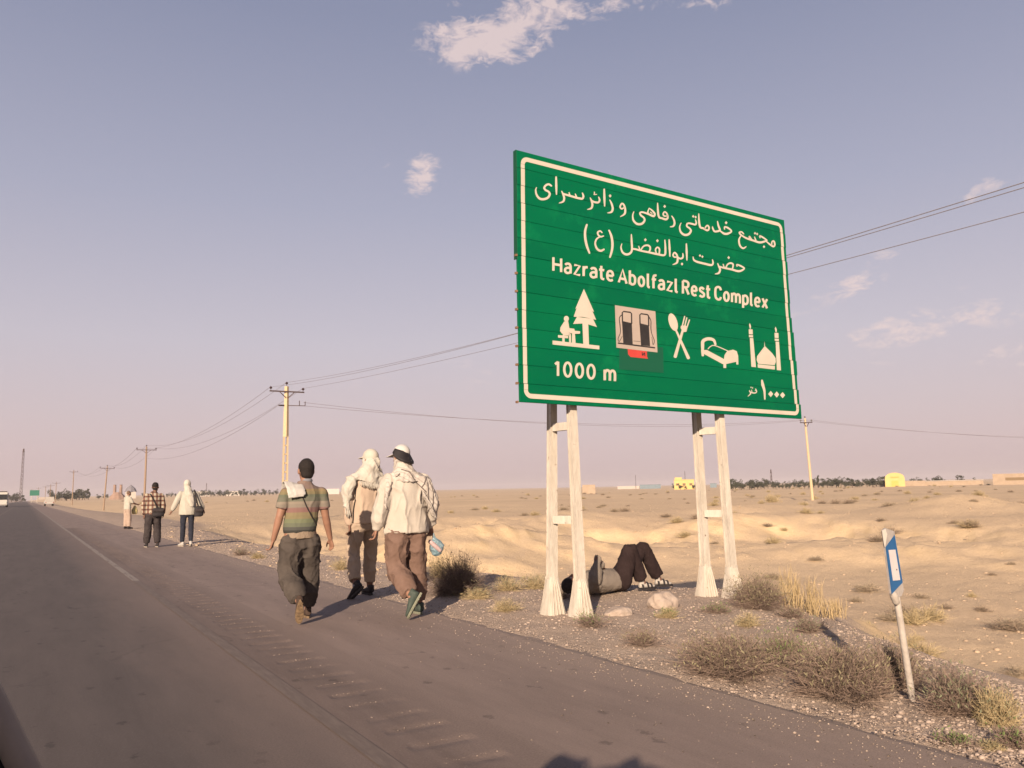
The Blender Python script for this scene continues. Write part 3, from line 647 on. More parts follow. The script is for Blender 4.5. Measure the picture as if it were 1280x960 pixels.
# pictograms
T = Art(680, 350, 10.667)
T.poly([(532, 118), (668, 425), (646, 416), (532, 395), (436, 372), (416, 388)]).poly([(436, 372), (646, 416), (696, 532), (520, 492), (396, 490)]).poly([(440, 490), (655, 520), (706, 628), (548, 578), (388, 586)])
T.poly([(512, 560), (590, 572), (600, 868), (524, 858)]).poly([(114, 806), (738, 876), (738, 926), (114, 860)])
T.disc(298, 516, 34, 38).poly([(270, 552), (322, 548), (338, 640), (330, 706), (240, 716), (214, 680), (220, 630)]).poly([(186, 734), (322, 744), (322, 778), (188, 768)])
T.st([(250, 720), (330, 722), (345, 740), (348, 832)], [40, 36, 30, 26], False).poly([(244, 770), (276, 772), (276, 828), (244, 824)]).poly([(330, 640), (404, 650), (410, 676), (482, 684), (480, 716), (420, 718), (370, 712), (308, 694), (308, 672)]).poly([(374, 705), (412, 710), (422, 850), (372, 845)])
T.done('picnic_symbol', WHITE)
T = Art(760, 365, 10.667)
T.disc(868, 402, 56, 122, math.radians(-17)).st([(905, 505), (1072, 880)], [24, 42]).st([(1000, 500), (896, 862)], [30, 44]).poly([(972, 450), (1030, 445), (1062, 462), (1046, 530), (1000, 535), (968, 480)])
for a, b_ in (((1022, 325), (990, 460)), ((1050, 345), (1020, 470)), ((1086, 372), (1046, 490))): T.st([a, b_], 17)
T.done('cutlery_symbol', WHITE)
T = Art(870, 395, 8)
T.st([(68, 395), (66, 300), (72, 250), (120, 228), (175, 240), (195, 285)], [24, 32, 34, 32, 28, 20], True).poly([(50, 340), (110, 340), (290, 436), (300, 490), (265, 480), (80, 380), (55, 385)])
T.st([(120, 330), (145, 305), (190, 296), (320, 350)], 9).poly([(286, 390), (312, 350), (370, 336), (408, 352), (422, 400), (424, 485), (404, 485), (402, 458), (302, 480), (302, 520), (274, 520), (274, 470)])
T.done('bed_symbol', WHITE)
T = Art(870, 395, 8)
T.poly([(685, 250), (690, 300), (682, 300)]).poly([(688, 300), (760, 370), (796, 420), (798, 462), (786, 492), (622, 478), (606, 440), (612, 400)]).poly([(616, 482), (790, 500), (788, 536), (618, 516)])
for dx, dy in ((0, 0), (258, 36)): T.poly([(538+dx, 70+dy), (550+dx, 100+dy), (548+dx, 128+dy), (538+dx, 126+dy), (530+dx, 90+dy)]).poly([(527+dx, 132+dy), (566+dx, 134+dy), (568+dx, 184+dy), (529+dx, 182+dy)]).poly([(529+dx, 190+dy), (570+dx, 192+dy), (570+dx, 214+dy), (530+dx, 212+dy)]).poly([(538+dx, 220+dy), (572+dx, 222+dy), (600+dx*.97, 512+dy*.9), (554+dx*.985, 508+dy*.9)])
T.done('shrine_symbol', WHITE)
# fuel sticker with what is left of a red one under it
PATCH = mat('green_patch', (.004, .068, .036), .5)
T = Art(760, 365, 10.667, .0036); T.poly([(150, 700), (735, 740), (742, 1080), (150, 1030)]); T.done('green_patch', PATCH)
REDM = mat('red_sticker', (.36, .035, .03), .6, (.42, .05, .04), 8)
T = Art(760, 365, 10.667, .0045); T.poly([(256, 700), (520, 730), (520, 860), (535, 890), (300, 866), (268, 830)]); red = T.done('red_sticker', REDM)
T = Art(760, 365, 10.667, .0057); T.st([(455, 805), (462, 845), (485, 810), (492, 850)], 12); T.done('black_mark', BLACK, red)
STK = mat('faded_sticker', (.30, .245, .215), .6, (.34, .28, .24), 4)
T = Art(760, 365, 10.667, .0062); T.poly([(92, 175), (632, 258), (660, 806), (112, 742)]); stk = T.done('fuel_sticker', STK)
T = Art(760, 365, 10.667, .0075)
def pump(x0, y0, x1, y1, bx0, by0, bx1, by1):
    T.poly([(x0, y0+130), (x1, y0+160), (bx1, by1), (bx0, by0)]); T.st([(x0+8, y0+150), (x0+4, y0+20), (x0+22, y0+4), (x1-20, y0+16), (x1-4, y0+34), (x1-2, y0+165)], 17, True, False)
pump(186, 255, 318, 262, 205, 700, 330, 706); pump(420, 285, 545, 290, 440, 710, 562, 722)
T.st([(190, 300), (152, 345), (160, 440), (165, 540), (135, 620), (150, 660), (190, 590)], [12, 10, 12, 9, 9, 8, 6]); T.st([(545, 330), (572, 385), (572, 480), (585, 560), (618, 650), (600, 700), (585, 600)], [12, 10, 12, 9, 9, 8, 6])
T.st([(132, 680), (628, 744)], 18, False); T.st([(340, 652), (430, 660)], 5)
T.done('pump_symbol', BLACK, stk)
GLY = {  # narrow road lettering drawn as strokes: width, [(points, smooth)]
 'H': (.66, [([(.08, .06), (.08, .94)], 0), ([(.58, .06), (.58, .94)], 0), ([(.08, .5), (.58, .5)], 0)]),
 'a': (.50, [([(.08, .58), (.18, .67), (.34, .67), (.42, .52), (.42, .07)], 1), ([(.42, .41), (.22, .41), (.08, .30), (.08, .15), (.20, .07), (.36, .12), (.42, .22)], 1)]),
 'z': (.47, [([(.05, .67), (.41, .67), (.06, .07), (.43, .07)], 0)]), 'r': (.36, [([(.08, .05), (.08, .70)], 0), ([(.08, .42), (.16, .62), (.34, .67)], 1)]),
 't': (.35, [([(.14, .92), (.14, .30), (.18, .10), (.33, .07)], 1), ([(.0, .66), (.33, .66)], 0)]),
 'e': (.52, [([(.09, .37), (.44, .37)], 0), ([(.44, .37), (.40, .60), (.26, .68), (.12, .60), (.07, .37), (.12, .14), (.27, .06), (.43, .13)], 1)]),
 'A': (.66, [([(.05, .05), (.33, .93), (.61, .05)], 0), ([(.15, .32), (.51, .32)], 0)]), 'b': (.53, [([(.08, .97), (.08, .05)], 0), ([(.08, .52), (.20, .67), (.36, .64), (.45, .50), (.45, .24), (.36, .10), (.20, .07), (.08, .20)], 1)]),
 'o': (.54, 'o'), 'l': (.26, [([(.09, .97), (.09, .24), (.13, .09), (.23, .07)], 1)]), 'f': (.34, [([(.34, .93), (.22, .93), (.13, .80), (.13, .05)], 1), ([(.0, .66), (.31, .66)], 0)]),
 'R': (.62, [([(.08, .05), (.08, .93)], 0), ([(.08, .93), (.34, .93), (.50, .84), (.50, .62), (.34, .51), (.08, .51)], 1), ([(.30, .51), (.54, .05)], 0)]),
 's': (.46, [([(.40, .58), (.26, .68), (.11, .62), (.10, .46), (.25, .38), (.40, .28), (.39, .13), (.24, .06), (.06, .13)], 1)]),
 'C': (.62, [([(.54, .74), (.46, .90), (.30, .94), (.13, .84), (.08, .62), (.08, .38), (.13, .16), (.30, .06), (.46, .10), (.54, .26)], 1)]),
 'm': (.82, [([(.08, .05), (.08, .70)], 0), ([(.08, .48), (.20, .66), (.34, .64), (.41, .48), (.41, .05)], 1), ([(.41, .48), (.53, .66), (.67, .64), (.74, .48), (.74, .05)], 1)]),
 'p': (.53, [([(.08, .70), (.08, -.22)], 0), ([(.08, .52), (.20, .67), (.36, .64), (.45, .50), (.45, .24), (.36, .10), (.20, .07), (.08, .20)], 1)]),
 'x': (.48, [([(.05, .04), (.43, .70)], 0), ([(.43, .04), (.05, .70)], 0)]), '1': (.42, [([(.06, .76), (.24, .92)], 0), ([(.24, .94), (.24, .05)], 0)]), '0': (.60, 'O')}
def word(A_, s, xl, yb, xr, ybr, cap0, cap1, gap=.11):
    tot = sum(GLY[c][0] for c in s)+gap*(len(s)-1); x = 0; W0 = (xr-xl)
    for c in s:
        w, st = GLY[c]; cx = lambda g: xl+W0*(x+g)/tot; t0 = x/tot; cap = cap0*(1-t0)+cap1*t0
        M_ = lambda p: (cx(p[0]), yb+(ybr-yb)*(x+p[0])/tot-p[1]*cap+.009*0)
        if st in ('o', 'O'):
            rx, ry, cy = ((.19, .305, .37) if st == 'o' else (.21, .43, .5)); pts = [(w/2+rx*math.cos(a), cy+ry*math.sin(a)) for a in np.linspace(0, 2*math.pi, 17)]; A_.st([M_(p) for p in pts], .155*cap, False, True)
        else:
            for p, sm in st: A_.st([M_(q) for q in p], .155*cap, False, bool(sm))
        x += w+gap
LW = Art(0, 0, 1, .0045)
for w in (('Hazrate', 690.2, 339.3, 767.8, 352.6, 19.2, 19.0), ('Abolfazl', 772.6, 353.7, 847.6, 366.6, 19.0, 18.2), ('Rest', 852.4, 367.6, 888, 373.8, 18.2, 17.9), ('Complex', 893, 374.6, 959.6, 386.2, 17.8, 17.2)): word(LW, *w)
LW.done('latin_lettering', WHITE)
LW = Art(0, 0, 1, .0045); word(LW, '1000', 692.6, 470.4, 745, 475, 20.0, 19.6); LW.done('latin_distance', WHITE); LW = Art(0, 0, 1, .0045); word(LW, 'm', 754.4, 476.2, 770.2, 477.6, 20.5, 20.3); LW.done('latin_distance', WHITE)
# twin posts: rolled I-beams, painted, with flared plated feet
def taper(mb, a, b, wa, wb, ha, hb):
    v = []
    for p, w, h in ((a, wa, ha), (b, wb, hb)): v += [(p[0]+i*w/2, p[1]+j*h/2, p[2]) for i, j in ((-1, -1), (1, -1), (1, 1), (-1, 1))]
    mb.add(v, [(0, 3, 2, 1), (4, 5, 6, 7), (0, 1, 5, 4), (1, 2, 6, 5), (2, 3, 7, 6), (3, 0, 4, 7)])
def ibeam(x, y, xt, ztop, *_):
    # flanges toward and away from the road, side plates set back a little so the flange edges stand proud; everything narrows upward
    zb = .33; mb = MB(); w0, w1, d0, d1 = .092, .070, .080, .056
    for s in (-1, 1):
        taper(mb, (x, y+s*d0/2, zb), (xt, y+s*d1/2, ztop), w0, w1, .012, .010)
        taper(mb, (x+s*(w0/2-.016), y, zb), (xt+s*(w1/2-.012), y, ztop), .008, .006, d0-.0124, d1-.0104)
    return sbuild(mb, 'post', STEELW)
def foot(x, y, parent):
    mb = MB(); w, d = .102, .092; W_, D_ = .215, .20; zt = .37
    for s in (-1, 1):     # tapering skirt plates front/back and sides
        mb.loft([((x, y+s*d/2*1.0, zt), (w/2, 0, 0), (0, .007, 0)), ((x, y+s*D_/2*.6, .20), (w/2*1.45, 0, 0), (0, .007, 0)), ((x, y+s*D_/2, -.05), (W_/2, 0, 0), (0, .008, 0))], 8)
        mb.loft([((x+s*w/2, y, zt-.02), (0, d/2, 0), (.007, 0, 0)), ((x+s*W_/2*.62, y, .20), (0, d/2*1.45, 0), (.007, 0, 0)), ((x+s*W_/2, y, -.05), (0, D_/2, 0), (.008, 0, 0))], 8)
    f = sbuild(mb, 'post_foot', STEELW)
    for k in (-.62, -.2, .2, .62):      # stiffener fins standing on the skirt
        g = MB(); xa, xb = x+k*w/2*.9, x+k*W_/2
        g.loft([((xa, y-d/2-.006, zt-.03), (.006, 0, 0), (0, .010, 0)), ((xb*.5+xa*.5, y-D_/2*.62-.01, .20), (.007, 0, 0), (0, .020, 0)), ((xb, y-D_/2-.015, -.05), (.008, 0, 0), (0, .022, 0))], 8)
        g2 = sbuild(g, 'fin', STEELW, parent=f)
    return f
def postx(px, py, Y): return onY(px, py, Y)[0]
YFL, YRL = YS+.155, YS+.50
frames = []
for (fb, ft, rb, rt, yf, yr) in (((723, 690), (714, 512), (690, 690), (690.5, 510), YS+.135, YS+.47), ((913.5, 700), (899, 524), (881, 700), (870.5, 521), YS+.12, YS+.43)):
    res = []
    for (b0, t0, Y) in ((fb, ft, yf), (rb, rt, yr)):
        xb_, xt_ = onY(*b0, Y), onY(*t0, Y); sl_ = (xt_[0]-xb_[0])/(xt_[2]-xb_[2]); x5 = xb_[0]+(.33-xb_[2])*sl_
        ibeam(x5, Y, x5+(4.6-.33)*sl_*.9, 4.6, .15); foot(x5-.0*sl_, Y, sign); res.append((x5, Y, sl_))
    frames.append(res)
    (xf, yf_, sf), (xr_, yr_, sr) = res
    for z in (1.96, .97, 3.1, 4.2):
        mb = MB(); mb.beam((xf+sf*.9*(z-.33), yf_+.05, z), (xr_+sr*.9*(z-.33), yr_-.05, z), .065, .085, (1, 0, 0)); sbuild(mb, 'cross_brace', STEELW)
for z in (2.45, 3.3, 4.2):
    mb = MB(); mb.beam((lx0+.1, YS+.062, z), (rx0-.15, YS+.062, z), .04, .04, (0, 1, 0)); sbuild(mb, 'rear_rail', RUST, tilt=True)

# ---------------------------------------------------------------- kilometre marker post (blue and white reflector)
YD = gnd(1141, 877)[1]; base = gnd(1141, 879)
dl = empty('marker_post', base, 0, 'leaning white roadside marker post with blue and white reflector plate', 'marker post')
DO_ = Vector(base)
def dp(x, y, d=0): return Vector(onY(x, y, YD-d))-DO_
PIPE = mat('dirty_white_pipe', (.27, .235, .205), .8, (.40, .36, .32), 9, .3, 50)
mb = MB(); a, b_ = dp(1142, 884), dp(1119, 735); mb.tube([a-Vector((0, 0, .1)), a, a.lerp(b_, .5), b_], [.021, .021, .0195, .019], 14); mb.build('pipe', PIPE, dl, True)
def plate(pts, d, th, name, m, par):
    mb = MB(); f = [dp(x, y, d) for x, y in pts]; k = [p+Vector((0, th, 0)) for p in f]; n = len(f)
    mb.v += [tuple(p) for p in f+k]; mb.f += [tuple(range(n)), tuple(range(2*n-1, n-1, -1))]+[(i, i+n, (i+1) % n+n, (i+1) % n) for i in range(n)]
    bm = bmesh.new(); bm.from_mesh(mb.mesh()); bmesh.ops.recalc_face_normals(bm, faces=bm.faces); me = bpy.data.meshes.new(name); bm.to_mesh(me); bm.free(); return link(name, me, m, par)
GREYP = mat('galvanised_grey', (.22, .20, .19), .7, (.33, .30, .28), 12, .2, 60)
pl = plate([(1104, 663), (1107, 660), (1118, 664), (1130, 738), (1127, 745), (1117, 748), (1114, 742)], .024, .012, 'plate', GREYP, dl)
plate([(1103, 663), (1107, 661), (1109, 668), (1106.5, 684), (1105.5, 680)], .029, .004, 'worn_corner', mat('chalk_white', (.45, .42, .38), .8), pl)
BLUE = mat('blue_reflector', (.012, .07, .19), .45, (.02, .09, .22), 7)
bl = plate([(1107.5, 684), (1118.5, 669), (1128.5, 728), (1115, 742.5)], .028, .0035, 'blue_band', BLUE, pl)
plate([(1111, 687.5), (1119.3, 687), (1125.5, 725), (1116.6, 725.8)], .031, .0025, 'reflector', mat('white_reflector', (.42, .38, .39), .35, (.47, .43, .43), 8), pl)
mb = MB(); q = dp(1121, 712, .033); mb.ell(q, (.0035, .002, .005), None, 8); mb.build('bolt', BLACK, pl)
mb = MB(); mb.tube([dp(1117, 744, .018), dp(1120, 752, .016)], [.024, .021], 10); mb.build('clamp', PIPE, dl, True)

# ---------------------------------------------------------------- people
SKIN = mat('skin', (.20, .105, .070), .6, (.26, .14, .095), 6, 0, 60, .3)
SKIND = mat('tanned_skin', (.13, .065, .045), .6, (.17, .09, .06), 6, 0, 60, .3)
HAIR = mat('black_hair', (.010, .008, .008), .8, (.022, .016, .014), 60, .5, 160)
EYEM = mat('eye', (.35, .32, .30), .3)
Dflt = dict(head=(0, .03, 1.64), neck=(0, 0, 1.50), lsh=(-.185, 0, 1.44), rsh=(.185, 0, 1.44), lel=(-.24, 0, 1.14), rel=(.24, 0, 1.14),
            lwr=(-.27, .05, .88), rwr=(.27, .05, .88), lhip=(-.095, 0, .93), rhip=(.095, 0, .93), lkn=(-.11, .02, .50), rkn=(.11, .02, .50), lan=(-.11, -.02, .085), ran=(.11, .02, .085),
            chest=(0, .0, 1.30), waist=(0, 0, 1.06), ltoe=(-.03, 1, 0), rtoe=(.03, 1, 0))
def hand(mb, w, d, thumb, curl=.5, s=1., grip=False):
    """palm plus four unequal bent fingers and a side thumb; d = direction, thumb = towards the thumb side"""
    w, d, th = Vector(w), Vector(d).normalized(), Vector(thumb); th = (th-d*th.dot(d)).normalized(); n = d.cross(th).normalized()
    mb.loft([(w-d*.02*s, th*.027*s, n*.021*s), (w+d*.015*s, th*.027*s, n*.019*s), (w+d*.05*s, th*.040*s, n*.016*s), (w+d*.088*s, th*.042*s, n*.014*s), (w+d*.096*s, th*.030*s, n*.008*s)], 12)
    inn = -n if not grip else -n
    for k, (o, L) in enumerate(((.030, .070), (.010, .078), (-.010, .072), (-.030, .058))):
        p0 = w+d*.082*s+th*o*s; c = curl*(1+.12*k); a = 0; pts = [p0]; q = p0
        for j, f in enumerate((.45, .32, .27)):
            a += c*(.55 if j == 0 else 1.0); dd = (d*math.cos(a)+inn*math.sin(a)+th*o*1.5).normalized(); q = q+dd*L*f*s; pts.append(q)
        mb.tube(pts, [.0092*s, .0088*s, .0080*s, .0068*s], 8)
    p0 = w+d*.025*s+th*.026*s; p1 = p0+(d*.6+th*.7+inn*.3).normalized()*.032*s; p2 = p1+(d*.9+th*.25+inn*.35).normalized()*.030*s; p3 = p2+(d+inn*.35).normalized()*.022*s
    mb.tube([p0, p1, p2, p3], [.013*s, .0115*s, .010*s, .008*s], 8)
def head(mb, c, yaw=0., s=1., tilt=0., face=True):
    c = Vector(c); R = Matrix.Rotation(yaw, 3, 'Z') @ Matrix.Rotation(tilt, 3, 'X'); L = lambda x, y, z: c+R@Vector((x*s, y*s, z*s))
    mb.ell(L(0, -.008, .018), (.076*s, .094*s, .098*s), R, 16)                       # cranium
    mb.loft([(L(0, .045, -.005), R@Vector((.062*s, 0, 0)), R@Vector((0, .045*s, 0))), (L(0, .040, -.05), R@Vector((.054*s, 0, 0)), R@Vector((0, .046*s, 0))), (L(0, .050, -.090), R@Vector((.040*s, 0, 0)), R@Vector((0, .036*s, 0))), (L(0, .062, -.112), R@Vector((.022*s, 0, 0)), R@Vector((0, .018*s, 0)))], 14)
    mb.tube([L(0, .084, .018), L(0, .100, -.012), L(0, .108, -.028)], [.009*s, .012*s, .014*s], 8)      # nose
    mb.tube([L(-.024, .088, -.062), L(0, .094, -.060), L(.024, .088, -.062)], .008*s, 8)                 # mouth
    mb.tube([L(-.045, .070, .032), L(0, .088, .034), L(.045, .070, .032)], .010*s, 8)                    # brow
    for e in (-1, 1): mb.ell(L(e*.079, -.006, -.012), (.010*s, .018*s, .031*s), R, 8)                   # ears
    return L, R
def skinbody(J, sc, arms=(1, 1), curl=(.5, .5), thumbs=None, hs=1.):
    mb = MB(); J = {k: Vector(v) for k, v in J.items()}
    mb.loft([(J['neck']-Vector((0, 0, .07)), (.07, 0, 0), (0, .055, 0)), (J['neck']+Vector((0, 0, .01)), (.054, 0, 0), (0, .054, 0)), (J['head']-Vector((0, .02, .07)), (.052, 0, 0), (0, .054, 0)), (J['head']-Vector((0, .01, .02)), (.05, 0, 0), (0, .055, 0))], 14)
    mb.loft([(J['lhip'].lerp(J['rhip'], .5)-Vector((0, 0, .06)), (.13, 0, 0), (0, .09, 0)), (J['waist'], (.12, 0, 0), (0, .085, 0)), (J['chest'], (.145, 0, 0), (0, .10, 0)), (J['neck']-Vector((0, 0, .06)), (.12, 0, 0), (0, .07, 0)), (J['neck'], (.05, 0, 0), (0, .05, 0))], 16)
    for a, i in (('l', 0), ('r', 1)):
        sx = -1 if a == 'l' else 1
        sh, el, wr = J[a+'sh']-Vector((0, 0, .045)), J[a+'el'], J[a+'wr']
        mb.tube([sh.lerp(J['chest'], .2), sh, sh.lerp(el, .5), el, el.lerp(wr, .3), wr], [.055, .057, .052, .043, .043, .028], 12)
        mb.tube([J[a+'hip'], J[a+'hip'].lerp(J[a+'kn'], .5), J[a+'kn'], J[a+'kn'].lerp(J[a+'an'], .35), J[a+'an']], [.085, .072, .052, .054, .036], 12)
        t = (thumbs or {}).get(a, (0, 1, 0)); dd = (wr-el).normalized(); hd = J.get(a+'hd', dd)
        hand(mb, wr, hd, t, curl[i], hs)
    return mb, J
def shoe_pair(root, J, mat_up, mat_sole, sc, sox=None, sole_pat=None):
    for a in 'lr':
        an = Vector(J[a+'an']); f = Vector(J[a+'toe']).normalized(); side = f.cross(Vector((0, 0, 1))).normalized(); u = side.cross(f).normalized()
        if u.z < 0: u = -u
        P = lambda x, y, z: an+side*x+f*y+u*z
        mb = MB(); mb.loft([(P(0, -.070, -.035), side*.020, u*.020), (P(0, -.062, -.022), side*.034, u*.036), (P(0, -.02, -.016), side*.038, u*.052), (P(0, .05, -.030), side*.040, u*.038), (P(0, .11, -.042), side*.046, u*.027), (P(0, .16, -.048), side*.042, u*.021), (P(0, .192, -.050), side*.024, u*.014)], 14)
        mb.loft([(P(0, -.035, .0), side*.036, f*.045), (P(0, -.03, .035), side*.038, f*.045)], 12)
        o = fuse(mb, 'shoe', mat_up, root, .009, 2)
        sl = MB(); n = 22; o1, o2, o3 = [], [], []
        for k in range(n):
            t = 2*math.pi*k/n; yy_ = .062+.142*math.cos(t); w = .040*math.sin(t)*(1+.18*math.cos(t))+0.004*math.sin(2*t)
            o1.append(P(w, yy_, -.062)); o2.append(P(w*1.06, yy_*1.02, -.070)); o3.append(P(w*.97, yy_, -.084))
        sl.v += [tuple(p) for p in o1+o2+o3]; sl.f += [tuple(range(n)), tuple(range(3*n-1, 2*n-1, -1))]
        for r in (0, n): sl.f += [(r+i, r+(i+1) % n, r+n+(i+1) % n, r+n+i) for i in range(n)]
        for k in range(7):   # tread bars
            yy_ = -.05+k*.037; w = .026 if k not in (2,) else .018
            sl.beam(P(-w, yy_, -.086), P(w, yy_+.006, -.086), .010, .006, f)
        bm = bmesh.new(); bm.from_mesh(sl.mesh()); bmesh.ops.recalc_face_normals(bm, faces=bm.faces); me = bpy.data.meshes.new('sole'); bm.to_mesh(me); bm.free(); link('sole', me, mat_sole, o)
        if sox:
            mb = MB(); kn = Vector(J[a+'kn']); mb.tube([an+u*.0, an.lerp(kn, .16), an.lerp(kn, .34)], [.036, .038, .042], 12); mb.build('sock', sox, root, True)
def trousers(root, J, m, r=(.125, .105, .092, .085, .075), pel=(.165, .125), end=.93, voxel=.012, amp=.006, top=1.04, name='trousers', seed=1, sag=0.):
    J = {k: Vector(v) for k, v in J.items()}; mb = MB(); hc = J['lhip'].lerp(J['rhip'], .5)
    mb.loft([(Vector((hc.x, hc.y, top)), (pel[0]*.93, 0, 0), (0, pel[1]*.92, 0)), (hc+Vector((0, 0, .03)), (pel[0], 0, 0), (0, pel[1], 0)), (hc-Vector((0, 0, .09+sag)), (pel[0]*.96, 0, 0), (0, pel[1]*.9, 0)), (hc-Vector((0, 0, .16+sag)), (pel[0]*.6, 0, 0), (0, pel[1]*.55, 0))], 18)
    for a in 'lr':
        h, k, an = J[a+'hip'], J[a+'kn'], J[a+'an']; e = k.lerp(an, end)
        limb(mb, h-Vector((0, 0, .03)), k, an, [r[0]*.9, r[1], r[2], r[3], r[4]], end)
        mb.ell(h-Vector((0, 0, .06)), (r[0]*.82,)*3)
    return fuse(mb, name, m, root, voxel, 3, folds(amp*1.4, 7, seed, .8, .7))
def shirt(root, J, m, tor=((1.48, .10, .07), (1.45, .155, .09), (1.41, .195, .105), (1.30, .215, .125), (1.10, .20, .125), (.96, .205, .135)), sl=(.075, .066, .056, .05), slend=1., voxel=.012, amp=.006, name='shirt', seed=2, lean=0., cuff=True):
    J = {k: Vector(v) for k, v in J.items()}; mb = MB(); secs = []
    for z, a, b_ in tor:
        t = (1.46-z)/.5; c = J['neck'].lerp(J['waist'], min(1.3, max(0, (J['neck'].z-z)/(J['neck'].z-J['waist'].z)))); secs.append((Vector((c.x, c.y, z)), (a, 0, 0), (0, b_, 0)))
    mb.loft([(Vector((secs[0][0].x, secs[0][0].y, J['neck'].z+.02)), (.068, 0, 0), (0, .066, 0))]+secs, 22)
    for a in 'lr':
        s, e, w = J[a+'sh'], J[a+'el'], J[a+'wr']
        if slend > .55:
            q = e.lerp(w, (slend-.5)*2*.94); s = s-Vector((0, 0, .035)); mb.ell(s, (sl[0]*.80, sl[0]*.9, sl[0]*.80)); limb(mb, s, e, w, [sl[0]*.86, (sl[0]+sl[1])/2, sl[1], sl[2]*1.05, sl[3]], (slend-.5)*2*.94, 14, True)
        else:
            q = s.lerp(e, slend*2); s = s-Vector((0, 0, .035)); mb.ell(s, (sl[0]*.80, sl[0]*.85, sl[0]*.80)); mb.tube([s, s.lerp(q, .6), q], [sl[0]*.82, sl[1], sl[2]], 14, round=False)
    return fuse(mb, name, m, root, voxel, 3, folds(amp, 5.5, seed, .30, .35))
def person(loc, rz, height, label, J=None, group=None):
    r = empty('person', loc, rz, label, 'person', group); s = height/1.76; r.scale = (s, s, s)
    j = dict(Dflt); j.update(J or {}); return r, j
def eyes(root, L, s=1.):
    for e in (-1, 1):
        mb = MB(); mb.ell(L(e*.031, .077, .012), (.011*s, .009*s, .009*s), None, 8); mb.build('eye', EYEM, root, True)

# --- walker in the striped shirt
def stripes(name, seq, z0, z1, base2=None):
    m = bpy.data.materials.new(name); m.use_nodes = True; t = m.node_tree; b = t.nodes['Principled BSDF']; b.inputs['Roughness'].default_value = .9; b.inputs['Specular IOR Level'].default_value = .15
    tcn = t.nodes.new('ShaderNodeTexCoord'); s = t.nodes.new('ShaderNodeSeparateXYZ'); t.links.new(tcn.outputs['Object'], s.inputs[0])
    mr = t.nodes.new('ShaderNodeMapRange'); mr.inputs[1].default_value = z0; mr.inputs[2].default_value = z1
    n = t.nodes.new('ShaderNodeTexNoise'); n.inputs['Scale'].default_value = 5; n2 = t.nodes.new('ShaderNodeMath'); n2.operation = 'MULTIPLY_ADD'; n2.inputs[1].default_value = .006
    t.links.new(tcn.outputs['Object'], n.inputs[0]); t.links.new(n.outputs[0], n2.inputs[0]); t.links.new(s.outputs[2], n2.inputs[2]); t.links.new(n2.outputs[0], mr.inputs[0])
    r = t.nodes.new('ShaderNodeValToRGB'); c = r.color_ramp; c.interpolation = 'CONSTANT'
    while len(c.elements) < len(seq): c.elements.new(.5)
    for e, (p, col) in zip(c.elements, seq): e.position = p; e.color = (*col, 1)
    t.links.new(mr.outputs[0], r.inputs[0]); t.links.new(r.outputs[0], b.inputs['Base Color']); return m
sage, olive, green, grey, rose, mauve = (.17, .14, .10), (.155, .13, .075), (.098, .105, .075), (.17, .145, .12), (.165, .095, .085), (.15, .11, .095)
STR = stripes('striped_jersey', [(0, (.035, .035, .032)), (.05, (.06, .06, .055)), (.11, green), (.19, (.12, .13, .08)), (.27, olive), (.34, (.165, .135, .08)), (.40, rose), (.47, (.165, .10, .09)), (.50, grey), (.57, (.19, .16, .13)), (.62, (.11, .11, .085)), (.70, green), (.76, olive), (.82, (.17, .13, .075)), (.87, mauve), (1, (.17, .12, .10))], .955, 1.50)
OLV = mat('dark_olive_cotton', (.048, .040, .036), .95, (.072, .060, .053), 7, .15, 90, .1)
BEIGEU = mat('beige_undershirt', (.19, .145, .105), .95, (.23, .18, .135), 9, .4, 60, .1)
p0 = gnd(381, 780)
m1, J = person((p0[0]+.02, p0[1]+.26, 0), math.radians(-4), 1.66, 'person in a striped short-sleeved jersey walking with a white cloth on one shoulder',
    dict(head=(.055, .03, 1.635), neck=(.04, .0, 1.495), lsh=(-.165, 0, 1.415), rsh=(.225, 0, 1.415), lel=(-.235, -.02, 1.13), rel=(.28, .02, 1.12), lwr=(-.285, .04, .88), rwr=(.355, .09, .86),
         lkn=(-.125, .0, .50), lan=(-.075, -.34, .235), ltoe=(.05, .42, -.90), rkn=(.125, .12, .50), ran=(.125, .16, .085), chest=(.025, 0, 1.3), waist=(.0, 0, 1.06)))
mb, Jv = skinbody(J, 1, curl=(.55, .55), thumbs=dict(l=(.4, .9, 0), r=(-.4, .9, 0))); L, R = head(mb, J['head'], math.radians(6), 1.10)
fuse(mb, 'body', SKIN, m1, .0075, 1); eyes(m1, L)
mb = MB(); mb.ell(L(0, -.014, .026), (.090, .108, .108), R, 18); mb.ell(L(0, -.045, -.035), (.074, .062, .066), R, 14); fuse(mb, 'hair', HAIR, m1, .010, 2, folds(.0022, 60, 4, 1, 0))
sh1 = shirt(m1, J, STR, ((1.475, .10, .07), (1.445, .155, .09), (1.395, .195, .11), (1.30, .205, .125), (1.12, .185, .12), (1.02, .186, .130), (.965, .180, .132), (.945, .172, .125)), (.083, .076, .074), .36, .011, .006)
mb = MB(); mb.loft([((0, 0, 1.04), (.165, 0, 0), (0, .115, 0)), ((0, 0, .93), (.172, 0, 0), (0, .128, 0)), ((0, 0, .885), (.176, 0, 0), (0, .134, 0))], 20); fuse(mb, 'undershirt', BEIGEU, m1, .012, 2, folds(.004, 8, 5))
mb = MB(); mb.loft([(L(0, -.03, -.115), R@Vector((.068, 0, 0)), R@Vector((0, .060, 0))), (L(0, -.02, -.085), R@Vector((.060, 0, 0)), R@Vector((0, .058, 0)))], 18); mb.build('collar', mat('grey_collar', (.17, .17, .19), .9), m1, True)
trousers(m1, J, OLV, (.130, .130, .118, .108, .078), (.166, .120), .90, .012, .009, .885, sag=.05)
